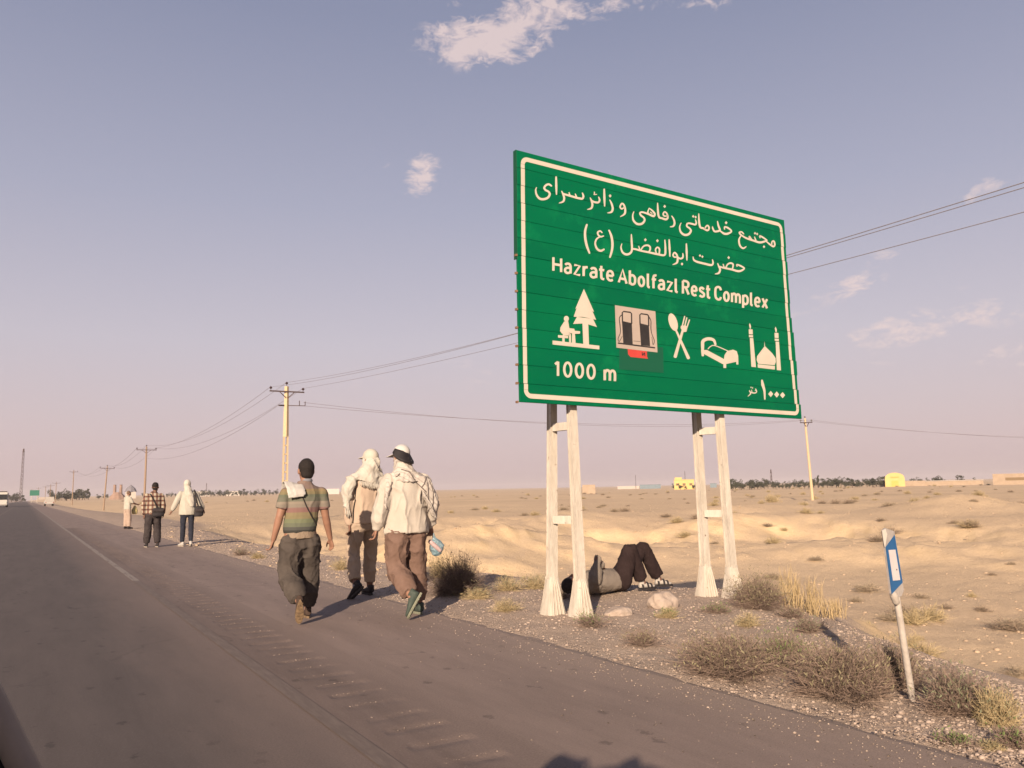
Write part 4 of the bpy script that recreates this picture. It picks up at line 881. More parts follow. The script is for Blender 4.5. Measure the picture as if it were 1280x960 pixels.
shoe_pair(m1, J, mat('dark_brown_shoe', (.05, .032, .024), .8), mat('ochre_sole', (.22, .15, .085), .9, (.09, .06, .04), 40), 1)
mb = MB()
mb.tube([(-.085, -.150, 1.335), (-.090, -.142, 1.385), (-.100, -.105, 1.445), (-.110, -.03, 1.492), (-.115, .04, 1.480), (-.115, .11, 1.40), (-.112, .13, 1.32)], [(.088, .013), (.094, .014), (.098, .015), (.10, .016), (.098, .015), (.094, .013), (.088, .012)], 16, side=(1, -.15, -.28), round=False)
mb.tube([(-.045, -.158, 1.36), (-.05, -.135, 1.415), (-.06, -.07, 1.475)], [(.065, .012), (.070, .013), (.070, .013)], 14, side=(1, -.1, -.25), round=False)
fuse(mb, 'shoulder_cloth', mat('white_towel', (.36, .34, .32), .95, (.42, .40, .37), 12, .2, 120, .1), m1, .008, 2, folds(.003, 14, 7))
def strap(root, pts, w, m, name='strap'):
    mb = MB(); pts = [Vector(p) for p in pts]
    for a, b_ in zip(pts, pts[1:]): mb.beam(a, b_, w, .006, (1, 0, 0))
    mb.build(name, m, root)
STRAPM = mat('dark_strap', (.022, .018, .018), .8)
ribbon(m1, [sh1], [(-.06, 1.42), (-.02, 1.36), (.03, 1.24), (.09, 1.13), (.15, 1.04), (.165, 1.02)], .014, STRAPM)

# --- far walker of the group: white scarf under a cap, tan shirt
CREAM = mat('cream_scarf', (.36, .33, .285), .95, (.43, .40, .355), 9, .15, 80, .1)
TAN = mat('tan_shirt', (.33, .25, .19), .95, (.39, .30, .235), 5, .12, 90, .1)
KHK = mat('khaki_cotton', (.27, .205, .155), .95, (.33, .255, .195), 7, .15, 90, .1)
CAPW = mat('off_white_cap', (.38, .345, .29), .8, (.42, .385, .33), 10)
p0 = gnd(457, 746)
m2, J = person((p0[0], p0[1]+.05, 0), math.radians(6), 1.84, 'person in a tan shirt and khaki trousers, cream scarf spread over the back',
    dict(head=(.07, .0, 1.635), neck=(.04, -.02, 1.50), lsh=(-.175, 0, 1.42), rsh=(.215, 0, 1.42), lel=(-.225, .0, 1.13), rel=(.26, .03, 1.13), lwr=(-.215, -.03, .87), rwr=(.26, .12, .90),
         lkn=(-.145, .02, .50), lan=(-.195, -.17, .155), ltoe=(-.35, .62, -.62), rkn=(.115, .08, .50), ran=(.125, .10, .085)))
mb, Jv = skinbody(J, 1, curl=(.7, .5), thumbs=dict(l=(.5, .8, 0), r=(-.4, .9, 0))); L, R = head(mb, J['head'], math.radians(18), 1.04); fuse(mb, 'body', SKIND, m2, .008, 1); eyes(m2, L)
sh2 = shirt(m2, J, TAN, ((1.475, .10, .07), (1.445, .155, .09), (1.395, .195, .115), (1.28, .20, .13), (1.05, .205, .13), (.93, .21, .14), (.865, .212, .142)), (.075, .066, .058, .050), 1, .012, .011)
trousers(m2, J, KHK, (.120, .100, .082, .078, .074), (.17, .13), .84, .012, .008, 1.0)
shoe_pair(m2, J, mat('black_shoe', (.022, .018, .020), .7), mat('black_sole', (.04, .035, .035), .9), 1, mat('grey_sock', (.26, .25, .27), .95))
mb = MB(); mb.ell(L(0, -.012, .048), (.094, .108, .098), R, 18); mb.loft([(L(0, .05, .040), R@Vector((.085, 0, 0)), R@Vector((0, .02, .012))), (L(0, .15, .025), R@Vector((.070, 0, 0)), R@Vector((0, .02, .006)))], 14)
fuse(mb, 'cap', CAPW, m2, .010, 2)
mb = MB()   # scarf: hood, then a sheet spreading over shoulders with two points
mb.loft([(L(0, -.02, .03), (.093, 0, 0), (0, .105, 0)), (L(-.01, -.035, -.04), (.108, 0, .01), (0, .108, 0)), ((.03, -.03, 1.51), (.170, 0, .02), (0, .120, 0)), ((.01, -.02, 1.43), (.232, 0, -.01), (0, .138, 0)), ((.02, -.035, 1.345), (.222, 0, -.055), (0, .135, 0))], 20)
mb.loft([((-.165, -.02, 1.44), (.07, 0, 0), (0, .09, 0)), ((-.24, -.04, 1.30), (.075, 0, 0), (0, .085, 0)), ((-.262, -.045, 1.16), (.055, 0, 0), (0, .06, 0)), ((-.262, -.05, 1.03), (.025, 0, 0), (0, .03, 0))], 12)
mb.loft([((.16, -.06, 1.42), (.10, 0, 0), (0, .09, 0)), ((.17, -.085, 1.30), (.095, 0, 0), (0, .07, 0)), ((.19, -.10, 1.19), (.055, 0, 0), (0, .045, 0)), ((.20, -.10, 1.12), (.02, 0, 0), (0, .02, 0))], 12)
sc2 = fuse(mb, 'scarf', CREAM, m2, .011, 2, folds(.016, 9, 12, .35, .9))
def tassels(root, pts, m, n=8, ln=.045):
    mb = MB()
    for a, b_ in zip(pts, pts[1:]):
        for k in range(n):
            p = Vector(a).lerp(Vector(b_), (k+random.random()*.6)/n); mb.tube([p, p+Vector((random.uniform(-.01, .01), -.004, -ln*.6)), p+Vector((random.uniform(-.015, .015), 0, -ln*random.uniform(.8, 1.3)))], [.005, .006, .003], 5, round=False)
    o = mb.build('fringe', m, root, True); return o
FR = mat('dark_tassel', (.06, .045, .035), .95, (.24, .20, .16), 40)
tassels(m2, [(-.14, -.150, 1.385), (-.02, -.175, 1.36), (.10, -.175, 1.335)], CREAM, 12, .06); tassels(m2, [(.13, -.155, 1.24), (.19, -.15, 1.13), (.26, -.14, 1.20)], CREAM, 8, .06); tassels(m2, [(-.30, -.09, 1.06), (-.235, -.09, 1.03)], CREAM, 6, .08)
ribbon(m2, [sh2], [(-.15, 1.30), (-.165, 1.15), (-.185, 1.0), (-.19, .88)], .018, STRAPM)
mb = MB(); mb.beam((-.185, -.155, .80), (-.165, -.155, .66), .06, .02); mb.build('cargo_pocket', KHK, m2)

# --- near walker in the loose cream shirt
CRS = mat('cream_shirt', (.35, .31, .265), .95, (.41, .37, .325), 4, .12, 70, .1)
BRN = mat('brown_cotton', (.115, .072, .056), .95, (.155, .10, .08), 8, .2, 80, .1)
p0 = gnd(512, 772)
m3, J = person((p0[0]+.02, p0[1]+.14, 0), math.radians(2), 1.80, 'person in a loose cream shirt and brown trousers, black visor backwards over a white cap',
    dict(head=(-.045, .01, 1.625), neck=(-.03, -.02, 1.49), lsh=(-.185, 0, 1.42), rsh=(.20, 0, 1.41), lel=(-.285, -.02, 1.14), rel=(.285, .0, 1.13), lwr=(-.315, .03, .90), rwr=(.325, .07, .90),
         lkn=(-.115, -.01, .50), lan=(-.10, -.33, .235), ltoe=(-.38, .30, -.88), rkn=(.135, .04, .50), ran=(.165, .03, .085), chest=(0, -.01, 1.3), waist=(0, 0, 1.06)))
mb, Jv = skinbody(J, 1, curl=(.55, 1.0), thumbs=dict(l=(.4, .9, 0), r=(-.4, .9, 0))); L, R = head(mb, J['head'], math.radians(14), 1.04); fuse(mb, 'body', SKIN, m3, .0075, 1); eyes(m3, L)
sh3 = shirt(m3, J, CRS, ((1.475, .10, .075), (1.445, .16, .095), (1.395, .205, .12), (1.28, .225, .145), (1.10, .235, .155), (.95, .245, .16), (.86, .252, .165), (.838, .248, .162)), (.088, .090, .080, .048), 1, .011, .018)
trousers(m3, J, BRN, (.128, .125, .112, .100, .074), (.168, .128), .90, .011, .010, .93)
shoe_pair(m3, J, mat('dark_green_shoe', (.035, .048, .040), .7, (.05, .065, .055), 20), mat('grey_green_sole', (.20, .20, .15), .85, (.12, .125, .09), 60), 1)
mb = MB(); mb.ell(L(0, -.004, .052), (.088, .100, .088), R, 18); fuse(mb, 'cap', mat('white_cap', (.42, .40, .38), .8), m3, .010, 2)
def visor(root, L, R, pts_fn, m, name):
    mb = MB(); n = 15; m_ = 6
    for s in (0, 1):
        for j in range(m_):
            for i in range(n): mb.v.append(tuple(pts_fn(-1+2*i/(n-1), j/(m_-1), s*.004)))
    for j in range(m_-1):
        for i in range(n-1):
            a = j*n+i; mb.f.append((a, a+1, a+n+1, a+n)); b_ = a+n*m_; mb.f.append((b_, b_+n, b_+n+1, b_+1))
    N_ = n*m_
    for i in range(n-1): mb.f.append((i, i+N_, i+1+N_, i+1)); e = (m_-1)*n; mb.f.append((e+i, e+i+1, e+i+1+N_, e+i+N_))
    for j in range(m_-1): mb.f.append((j*n, (j+1)*n, (j+1)*n+N_, j*n+N_)); mb.f.append((j*n+n-1, j*n+n-1+N_, (j+1)*n+n-1+N_, (j+1)*n+n-1))
    return mb.build(name, m, root, True)
BV = mat('black_visor', (.012, .010, .012), .6, (.02, .017, .018), 9)
def vis(u, t, e):     # tongue worn at the back of the head, hanging outwards and down
    a = u*1.02-.42; r = .093+t*.055*math.cos(u*.8)+e; w = (1-u*u)**.5
    return L(math.sin(a)*r*.95, -math.cos(a)*r*1.03+.006, .062-.030*u-t*(.060+.055*w)-.016*t*u)
visor(m3, L, R, vis, BV, 'visor')
def peak(u, t, e):
    a = u*1.0; r = .088+t*.075*math.cos(u*.8)+e; return L(math.sin(a)*r, math.cos(a)*r*1.05, .030-t*.022+e)
visor(m3, L, R, peak, mat('white_cap', (.42, .40, .38), .8), 'cap_peak')
KEF = bpy.data.materials.new('checked_scarf'); KEF.use_nodes = True; t = KEF.node_tree; b = t.nodes['Principled BSDF']; b.inputs['Roughness'].default_value = .95; b.inputs['Specular IOR Level'].default_value = .1
tcn = t.nodes.new('ShaderNodeTexCoord'); wv = t.nodes.new('ShaderNodeTexWave'); wv.inputs['Scale'].default_value = 9; wv.inputs['Distortion'].default_value = 1.2; wv.inputs['Detail'].default_value = 2; wv.bands_direction = 'DIAGONAL'
r_ = t.nodes.new('ShaderNodeValToRGB'); r_.color_ramp.elements[0].position = .02; r_.color_ramp.elements[1].position = .20; r_.color_ramp.elements[0].color = (.29, .26, .235, 1); r_.color_ramp.elements[1].color = (.40, .36, .325, 1)
t.links.new(tcn.outputs['Object'], wv.inputs[0]); t.links.new(wv.outputs[0], r_.inputs[0]); t.links.new(r_.outputs[0], b.inputs['Base Color'])
mb = MB()
mb.loft([(L(0, -.02, -.005), (.089, 0, 0), (0, .100, 0)), (L(0, -.03, -.05), (.095, 0, 0), (0, .098, 0)), ((-.035, -.025, 1.52), (.105, 0, 0), (0, .10, 0)), ((-.02, -.02, 1.46), (.16, 0, 0), (0, .125, 0)), ((0, -.01, 1.41), (.225, 0, 0), (0, .14, 0)), ((.02, -.03, 1.37), (.20, 0, 0), (0, .135, 0))], 22)
mb.loft([((-.16, .02, 1.43), (.07, 0, 0), (0, .085, 0)), ((-.235, -.02, 1.32), (.06, 0, 0), (0, .085, 0)), ((-.27, -.06, 1.20), (.04, 0, 0), (0, .06, 0)), ((-.275, -.09, 1.10), (.018, 0, 0), (0, .03, 0))], 12)
mb.loft([((.10, -.06, 1.43), (.12, 0, 0), (0, .09, 0)), ((.17, -.10, 1.33), (.10, 0, 0), (0, .08, 0)), ((.23, -.10, 1.22), (.085, 0, 0), (0, .075, 0)), ((.27, -.08, 1.10), (.06, 0, 0), (0, .065, 0)), ((.275, -.08, 1.00), (.02, 0, 0), (0, .03, 0))], 14)
sc3 = fuse(mb, 'scarf', KEF, m3, .010, 2, folds(.014, 10, 21, .4, .9))
STP = mat('scarf_stripe', (.085, .07, .068), .95, (.16, .135, .125), 50)
for xz in ([(-.10, 1.50), (-.02, 1.47), (.02, 1.40), (.11, 1.31), (.16, 1.26)], [(.17, 1.43), (.14, 1.36), (.11, 1.31)], [(.20, 1.38), (.235, 1.26), (.245, 1.15), (.225, 1.04)], [(.17, 1.36), (.185, 1.24), (.21, 1.10)], [(-.16, 1.42), (-.12, 1.455)], [(-.245, 1.23), (-.225, 1.30), (-.20, 1.37)]):
    ribbon(m3, [sc3, sh3], xz, .013, STP, 'scarf_stripe')
tassels(m3, [(.10, -.19, 1.28), (.20, -.19, 1.14), (.27, -.15, 1.02)], KEF, 10, .06)
# blue bag with a bottle hanging from the right hand
hw = m3.matrix_basis @ Vector(J['rwr']); bx = empty('plastic_bag', (hw.x+.03, hw.y-.01, hw.z-.10), math.radians(-8), 'pale blue plastic bag hanging from the right hand of the cream-shirted walker', 'bag')
PB = mat('blue_film', (.12, .22, .27), .35, (.26, .34, .38), 16, .9, 26, .5, trans=.25)
mb = MB(); mb.loft([((0, 0, .02), (.012, 0, 0), (0, .01, 0)), ((.008, 0, -.03), (.022, 0, 0), (0, .015, 0)), ((.02, 0, -.07), (.062, 0, .01), (0, .035, 0)), ((.035, 0, -.13), (.088, 0, .02), (0, .048, 0)), ((.050, 0, -.19), (.066, 0, .025), (0, .045, 0)), ((.055, 0, -.225), (.03, 0, .01), (0, .02, 0))], 18)
fuse(mb, 'bag_film', PB, bx, .006, 1, folds(.006, 22, 31, 1, 1))
mb = MB(); mb.tube([(-.045, -.030, -.07), (.01, -.036, -.12), (.06, -.036, -.165)], [.024, .026, .024], 12); mb.build('bottle', mat('pink_label', (.34, .20, .20), .5, (.42, .36, .36), 30), bx, True)

# --- the two walkers further on
PLAID = bpy.data.materials.new('plaid'); PLAID.use_nodes = True; t = PLAID.node_tree; b = t.nodes['Principled BSDF']; b.inputs['Roughness'].default_value = .9; b.inputs['Specular IOR Level'].default_value = .15
tcn = t.nodes.new('ShaderNodeTexCoord'); sx = t.nodes.new('ShaderNodeSeparateXYZ'); t.links.new(tcn.outputs['Object'], sx.inputs[0])
def frac(o, k, ph_, th):
    a = t.nodes.new('ShaderNodeMath'); a.operation = 'MULTIPLY_ADD'; a.inputs[1].default_value = k; a.inputs[2].default_value = ph_; t.links.new(o, a.inputs[0])
    f = t.nodes.new('ShaderNodeMath'); f.operation = 'FRACT'; t.links.new(a.outputs[0], f.inputs[0]); g = t.nodes.new('ShaderNodeMath'); g.operation = 'GREATER_THAN'; g.inputs[1].default_value = th; t.links.new(f.outputs[0], g.inputs[0]); return g.outputs[0]
ad = t.nodes.new('ShaderNodeMath'); ad.operation = 'ADD'; t.links.new(frac(sx.outputs[0], 9.5, .2, .55), ad.inputs[0]); t.links.new(frac(sx.outputs[2], 8.5, .1, .6), ad.inputs[1])
hv = t.nodes.new('ShaderNodeMath'); hv.operation = 'MULTIPLY'; hv.inputs[1].default_value = .5; t.links.new(ad.outputs[0], hv.inputs[0])
r_ = t.nodes.new('ShaderNodeValToRGB'); r_.color_ramp.interpolation = 'CONSTANT'; r_.color_ramp.elements.new(.5)
for e, (p, c) in zip(r_.color_ramp.elements, ((0, (.32, .28, .22)), (.4, (.145, .078, .058)), (.8, (.055, .032, .03)))): e.position = p; e.color = (*c, 1)
t.links.new(hv.outputs[0], r_.inputs[0]); t.links.new(r_.outputs[0], b.inputs['Base Color'])
NAVY = mat('navy_denim', (.018, .020, .030), .9, (.028, .030, .042), 9, .4, 90, .1); CHAR = mat('charcoal_cotton', (.032, .026, .028), .95, (.05, .042, .042), 8, .4, 90, .1)
BLKF = mat('black_fabric', (.018, .015, .017), .8, (.03, .026, .028), 10)
p0 = gnd(190, 684)
m4, J = person((p0[0], p0[1], 0), math.radians(2), 1.69, 'person with dark hair in a brown and white checked shirt walking beside the road',
    dict(head=(.03, .02, 1.635), lel=(-.255, 0, 1.15), lwr=(-.235, -.02, .90), rel=(.25, 0, 1.15), rwr=(.26, .0, .92), lkn=(-.12, .02, .5), lan=(-.13, .08, .085), rkn=(.12, .06, .5), ran=(.13, -.03, .085)))
mb, Jv = skinbody(J, 1); L, R = head(mb, J['head'], math.radians(-25), 1.08); fuse(mb, 'body', SKIND, m4, .012, 1)
mb = MB(); mb.ell(L(0, -.012, .035), (.088, .104, .100), R, 16); mb.ell(L(0, -.045, -.03), (.066, .056, .06), R, 12); mb.ell(L(.0, .07, .08), (.06, .04, .03), R, 10); fuse(mb, 'hair', HAIR, m4, .012, 1, folds(.006, 40, 2, 1, 0))
shirt(m4, J, PLAID, ((1.475, .10, .07), (1.445, .155, .09), (1.395, .205, .11), (1.28, .21, .125), (1.05, .20, .125), (.93, .205, .13), (.87, .20, .125)), (.078, .068, .06, .05), 1, .015, .006)
trousers(m4, J, CHAR, (.125, .115, .10, .095, .085), (.17, .13), .93, .015, .006, 1.0); shoe_pair(m4, J, BLKF, mat('pale_sole', (.30, .26, .22), .9), 1)
strap(m4, [(-.12, -.10, 1.45), (-.07, -.14, 1.36), (.0, -.145, 1.22), (.06, -.15, 1.08), (.09, -.16, .99)], .03, STRAPM)
bg_ = empty('shoulder_bag', m4.matrix_basis @ Vector((.09, -.20, .96)), 0, 'black hip bag slung on the back of the checked-shirt walker', 'bag')
mb = MB(); mb.loft([((0, 0, -.13), (.12, 0, 0), (0, .03, 0)), ((0, 0, -.10), (.15, 0, 0), (0, .05, 0)), ((0, 0, .06), (.15, 0, 0), (0, .045, 0)), ((0, 0, .10), (.12, 0, 0), (0, .03, 0))], 16); fuse(mb, 'pouch', BLKF, bg_, .014, 2); mb = MB(); mb.loft([((0, -.045, -.01), (.13, 0, 0), (0, .012, 0)), ((0, -.048, .07), (.14, 0, 0), (0, .012, 0))], 14); mb.build('flap', CHAR, bg_, True)
p0 = gnd(233, 683)
m5, J = person((p0[0], p0[1], 0), math.radians(-3), 1.74, 'person in a pale long shirt and navy trousers with a white scarf over the head',
    dict(head=(-.03, .02, 1.635), lel=(-.30, -.03, 1.17), lwr=(-.385, .02, .95), rel=(.30, .03, 1.17), rwr=(.40, .08, .97), lkn=(-.10, .04, .5), lan=(-.10, .10, .085), rkn=(.10, .0, .5), ran=(.09, -.12, .10), rtoe=(.1, .9, -.2), ltoe=(-.35, .9, 0)))
PALE = mat('pale_shirt', (.32, .30, .255), .95, (.38, .355, .31), 5, .4, 80, .1)
mb, Jv = skinbody(J, 1); L, R = head(mb, J['head'], 0, 1.0); fuse(mb, 'body', SKIND, m5, .012, 1)
shirt(m5, J, PALE, ((1.475, .10, .07), (1.445, .155, .09), (1.395, .205, .11), (1.28, .21, .13), (1.05, .215, .14), (.93, .22, .145), (.83, .222, .145)), (.08, .075, .068, .06), .93, .015, .007)
trousers(m5, J, NAVY, (.105, .085, .07, .064, .056), (.155, .115), .93, .015, .004, 1.0); shoe_pair(m5, J, mat('white_shoe', (.36, .34, .32), .8), mat('pale_sole', (.30, .26, .22), .9), 1)
mb = MB(); mb.ell(L(0, -.012, .028), (.100, .118, .112), R, 18); mb.loft([(L(0, -.03, -.03), (.09, 0, 0), (0, .09, 0)), ((-.01, -.05, 1.48), (.105, 0, 0), (0, .09, 0)), ((.02, -.10, 1.36), (.11, 0, 0), (0, .055, 0)), ((.06, -.13, 1.18), (.085, 0, 0), (0, .04, 0)), ((.09, -.14, 1.05), (.05, 0, 0), (0, .02, 0))], 16)
fuse(mb, 'scarf', CREAM, m5, .013, 2, folds(.007, 12, 15, .5, .8))
strap(m5, [(.15, -.02, 1.50), (.16, -.12, 1.40), (.20, -.15, 1.22), (.245, -.15, 1.06), (.25, -.14, .98)], .04, STRAPM)
bg_ = empty('shoulder_bag', m5.matrix_basis @ Vector((.27, -.10, .92)), 0, 'black shoulder bag hanging at the right hip of the white-scarfed far walker', 'bag')
mb = MB(); mb.loft([((-.02, 0, -.14), (.08, 0, 0), (0, .05, 0)), ((0, 0, -.11), (.12, 0, 0), (0, .08, 0)), ((0, 0, .08), (.11, 0, 0), (0, .07, 0)), ((0, 0, .14), (.06, 0, 0), (0, .04, 0))], 16); fuse(mb, 'pouch', BLKF, bg_, .014, 2); mb = MB(); mb.loft([((0, -.07, -.02), (.09, 0, 0), (0, .016, 0)), ((0, -.07, .07), (.095, 0, 0), (0, .014, 0))], 14); mb.build('flap', CHAR, bg_, True)
# --- man standing at the roadside, reaching out with a bag
p0 = gnd(158, 661)
m6, J = person((p0[0], p0[1], 0), math.radians(-62), 1.63, 'bareheaded person in pale shirt and beige trousers standing at the road edge, arm held out',
    dict(head=(0, .05, 1.62), lel=(-.22, .10, 1.16), lwr=(-.18, .36, 1.14), rel=(.24, .12, 1.17), rwr=(.16, .40, 1.10), lkn=(-.09, .02, .5), lan=(-.09, 0, .085), rkn=(.09, .05, .5), ran=(.10, .06, .085)))
mb, Jv = skinbody(J, 1); L, R = head(mb, J['head'], 0, 1.0); fuse(mb, 'body', SKIN, m6, .013, 1)
mb = MB(); mb.ell(L(0, -.018, .030), (.080, .094, .096), R, 14); fuse(mb, 'hair', mat('grey_brown_hair', (.13, .085, .06), .9), m6, .013, 1)
shirt(m6, J, PALE, ((1.475, .10, .07), (1.445, .155, .09), (1.395, .20, .11), (1.28, .20, .13), (1.05, .20, .135), (.93, .20, .135), (.88, .20, .135)), (.08, .07, .06), .5, .016, .006)
trousers(m6, J, mat('beige_cotton', (.29, .215, .175), .95, (.34, .26, .21), 8), (.12, .11, .10, .095, .085), (.165, .125), .95, .016, .005, 1.0); shoe_pair(m6, J, BLKF, BLKF, 1)
hw = m6.matrix_basis @ Vector((.0, .38, 1.0)); by = empty('carrier_bag', (hw.x, hw.y, hw.z-.05), 0, 'pale yellow carrier bag held by the standing man with outstretched arm', 'bag')
YB = mat('yellow_film', (.40, .33, .14), .6, (.44, .38, .20), 9)
mb = MB(); mb.loft([((0, 0, .10), (.02, 0, 0), (0, .02, 0)), ((0, 0, .02), (.08, 0, 0), (0, .05, 0)), ((0, 0, -.12), (.13, 0, 0), (0, .07, 0)), ((0, 0, -.24), (.11, 0, 0), (0, .06, 0)), ((0, 0, -.27), (.06, 0, 0), (0, .04, 0))], 14); fuse(mb, 'sack', YB, by, .014, 2, folds(.008, 14, 3)); mb = MB(); mb.tube([(0, 0, .10), (.015, 0, .16), (0, 0, .20)], .008, 8); mb.build('handle', YB, by, True)

# --- man lying on his back with knees up, in the gravel under the sign
hp = gnd(773, 742); zb = tzz(hp[0], hp[1])
m7 = empty('person', (hp[0], hp[1]+.05, zb), math.radians(2), 'person lying on their back with knees drawn up in the gravel under the sign', 'person')
DBR = mat('dark_brown_trousers', (.018, .011, .011), .9, (.028, .018, .018), 6, .3, 80, .12); GSH = mat('grey_brown_shirt', (.15, .125, .105), .95, (.20, .17, .145), 7, .5, 70, .1)
K = dict(hl=(.03, -.09, .15), hr=(.08, .07, .15), kl=(.15, -.12, .53), kr=(.50, .03, .51), al=(.36, -.11, .085), ar=(.76, .02, .085))
K = {k: Vector(v) for k, v in K.items()}
mb = MB(); mb.loft([((-.62, 0, .16), (0, .05, 0), (0, 0, .05)), ((-.52, 0, .15), (0, .06, 0), (0, 0, .06)), ((-.44, 0, .15), (0, .17, 0), (0, 0, .09)), ((-.25, 0, .15), (0, .15, 0), (0, 0, .11)), ((-.02, 0, .14), (0, .14, 0), (0, 0, .10))], 14)
hc = Vector((-.70, 0, .15))
def head_R(mb, c, R, s=1.):
    c = Vector(c); L = lambda x, y, z: c+R@Vector((x*s, y*s, z*s))
    mb.ell(L(0, -.008, .018), (.076*s, .094*s, .098*s), R, 16)
    mb.loft([(L(0, .045, -.005), R@Vector((.062, 0, 0)), R@Vector((0, .045, 0))), (L(0, .040, -.05), R@Vector((.054, 0, 0)), R@Vector((0, .046, 0))), (L(0, .050, -.090), R@Vector((.040, 0, 0)), R@Vector((0, .036, 0))), (L(0, .062, -.112), R@Vector((.022, 0, 0)), R@Vector((0, .018, 0)))], 14)
    mb.tube([L(0, .084, .018), L(0, .100, -.012), L(0, .108, -.028)], [.009, .012, .014], 8); mb.tube([L(-.024, .088, -.062), L(0, .094, -.060), L(.024, .088, -.062)], .008, 8)
    for e in (-1, 1): mb.ell(L(e*.079, -.006, -.012), (.010, .018, .031), R, 8)
    return L
Rl = Matrix(((0, 0, -1), (1, 0, 0), (0, 1, 0)))       # face up, crown pointing away from the feet
Rl = Matrix(((0, 0, -1), (-1, 0, 0), (0, 1, 0)))
L = head_R(mb, hc, Rl)
for s, (e, w) in ((-1, ((-.30, -.20, .38), (-.14, -.04, .28))), (1, ((-.42, .26, .12), (-.20, .24, .05)))):
    sh = Vector((-.45, s*.17, .17)); e, w = Vector(e), Vector(w)
    if s < 0: e, w = Vector((-.385, -.14, .44)), Vector((-.20, -.02, .29))
    mb.tube([sh, sh.lerp(e, .5), e, e.lerp(w, .4), w], [.05, .046, .038, .036, .024], 12); hand(mb, w, (w-e), (0, 1, .2), .4)
for a in 'lr':
    mb.tube([K['h'+a], K['h'+a].lerp(K['k'+a], .5), K['k'+a]-Vector((0, 0, .06)), K['k'+a].lerp(K['a'+a], .4), K['a'+a]], [.085, .07, .035, .045, .036], 12, side=(0, 1, 0))
fuse(mb, 'body', SKIND, m7, .009, 1); eyes(m7, L)
mb = MB(); mb.ell(L(0, -.014, .028), (.0815, .098, .098), Rl, 16); fuse(mb, 'hair', HAIR, m7, .011, 2)
mb = MB(); mb.loft([((-.56, 0, .15), (0, .09, 0), (0, 0, .08)), ((-.48, 0, .15), (0, .20, 0), (0, 0, .125)), ((-.30, 0, .155), (0, .205, 0), (0, 0, .15)), ((-.10, 0, .15), (0, .19, 0), (0, 0, .14)), ((.02, 0, .15), (0, .18, 0), (0, 0, .135))], 20)
sh = Vector((-.45, -.17, .20)); e = Vector((-.385, -.14, .44)); w = Vector((-.20, -.02, .29)); mb.tube([sh, sh.lerp(e, .5), e, e.lerp(w, .5)], [.085, .078, .066, .058], 14)
sh = Vector((-.45, .17, .17)); e = Vector((-.42, .26, .12)); w = Vector((-.20, .24, .07)); mb.tube([sh, e, e.lerp(w, .6)], [.08, .07, .055], 14)
fuse(mb, 'shirt', GSH, m7, .012, 3, folds(.008, 8, 41))
mb = MB(); mb.loft([((-.05, 0, .145), (0, .18, 0), (0, 0, .14)), ((.08, 0, .14), (0, .18, 0), (0, 0, .14)), ((.15, 0, .13), (0, .12, 0), (0, 0, .09))], 18)
for a in 'lr':
    h, k, an = K['h'+a], K['k'+a], K['a'+a]; q = k.lerp(an, .86)
    limb(mb, h, k, q, [.13, .120, .090, .088, .084], side=(0, 1, 0), bend=.24); mb.ell(h, (.13,)*3)
fuse(mb, 'trousers', DBR, m7, .012, 3, folds(.007, 8, 43))
for a, f in (('l', Vector((1, -.10, .05))), ('r', Vector((1, -.25, .0)))):
    an = K['a'+a]; f = f.normalized(); side = f.cross(Vector((0, 0, 1))).normalized(); u = side.cross(f).normalized(); P = lambda x, y, z: an+side*x+f*y+u*z
    mb = MB(); mb.loft([(P(0, -.065, -.025), side*.03, u*.026), (P(0, -.02, -.012), side*.035, u*.045), (P(0, .06, -.028), side*.038, u*.030), (P(0, .13, -.042), side*.040, u*.020), (P(0, .17, -.046), side*.025, u*.012)], 14); mb.tube([P(0, -.02, -.01), an.lerp(K['k'+a], .2)], [.038, .042], 12)
    fuse(mb, 'sock', mat('white_sock', (.36, .33, .30), .95), m7, .009, 2)
    s_ = MB(); n = 18; o1, o2 = [], []
    for k in range(n): t_ = 2*math.pi*k/n; yy_ = .055+.140*math.cos(t_); w = .047*math.sin(t_)*(1+.15*math.cos(t_)); o1.append(P(w, yy_, -.058)); o2.append(P(w, yy_, -.084))
    s_.v += [tuple(p) for p in o1+o2]; s_.f += [tuple(range(n)), tuple(range(2*n-1, n-1, -1))]+[(i, (i+1) % n, n+(i+1) % n, n+i) for i in range(n)]
    sd2 = s_.build('sandal', BLKF, m7)
    for yy_, hh in ((.10, -.012), (.045, .010), (-.035, .012)):
        st_ = MB(); pts = [P(.046*math.cos(t_), yy_, -.055+(hh+.062)*math.sin(t_)) for t_ in np.linspace(0, math.pi, 9)]
        for a_, b2 in zip(pts, pts[1:]): st_.beam(a_, b2, .026, .006, f)
        st_.build('strap', BLKF, sd2)

# ---------------------------------------------------------------- plants
def ribbons(P, Wd):
    """P: (n, k, 3) polylines, Wd: (n, k) widths -> flat ribbons turned at random"""
    n, k, _ = P.shape; T = np.gradient(P, axis=1); T /= np.linalg.norm(T, axis=2, keepdims=True)+1e-9
    rd = rng.normal(size=(n, 1, 3)); S = np.cross(T, rd); S /= np.linalg.norm(S, axis=2, keepdims=True)+1e-9
    V = np.stack([P-S*Wd[..., None]/2, P+S*Wd[..., None]/2], 2).reshape(-1, 3)
    b = (np.arange(n)*k*2)[:, None]+np.arange(k-1)[None]*2; b = b.reshape(-1)
    return V, np.stack([b, b+1, b+3, b+2], -1)
def np_mesh(name, V, Q):
    me = bpy.data.meshes.new(name); me.vertices.add(len(V)); me.vertices.foreach_set('co', V.ravel()); k = Q.shape[1]
    me.loops.add(Q.size); me.loops.foreach_set('vertex_index', Q.ravel()); me.polygons.add(len(Q)); me.polygons.foreach_set('loop_start', np.arange(len(Q))*k); me.update(calc_edges=True); return me
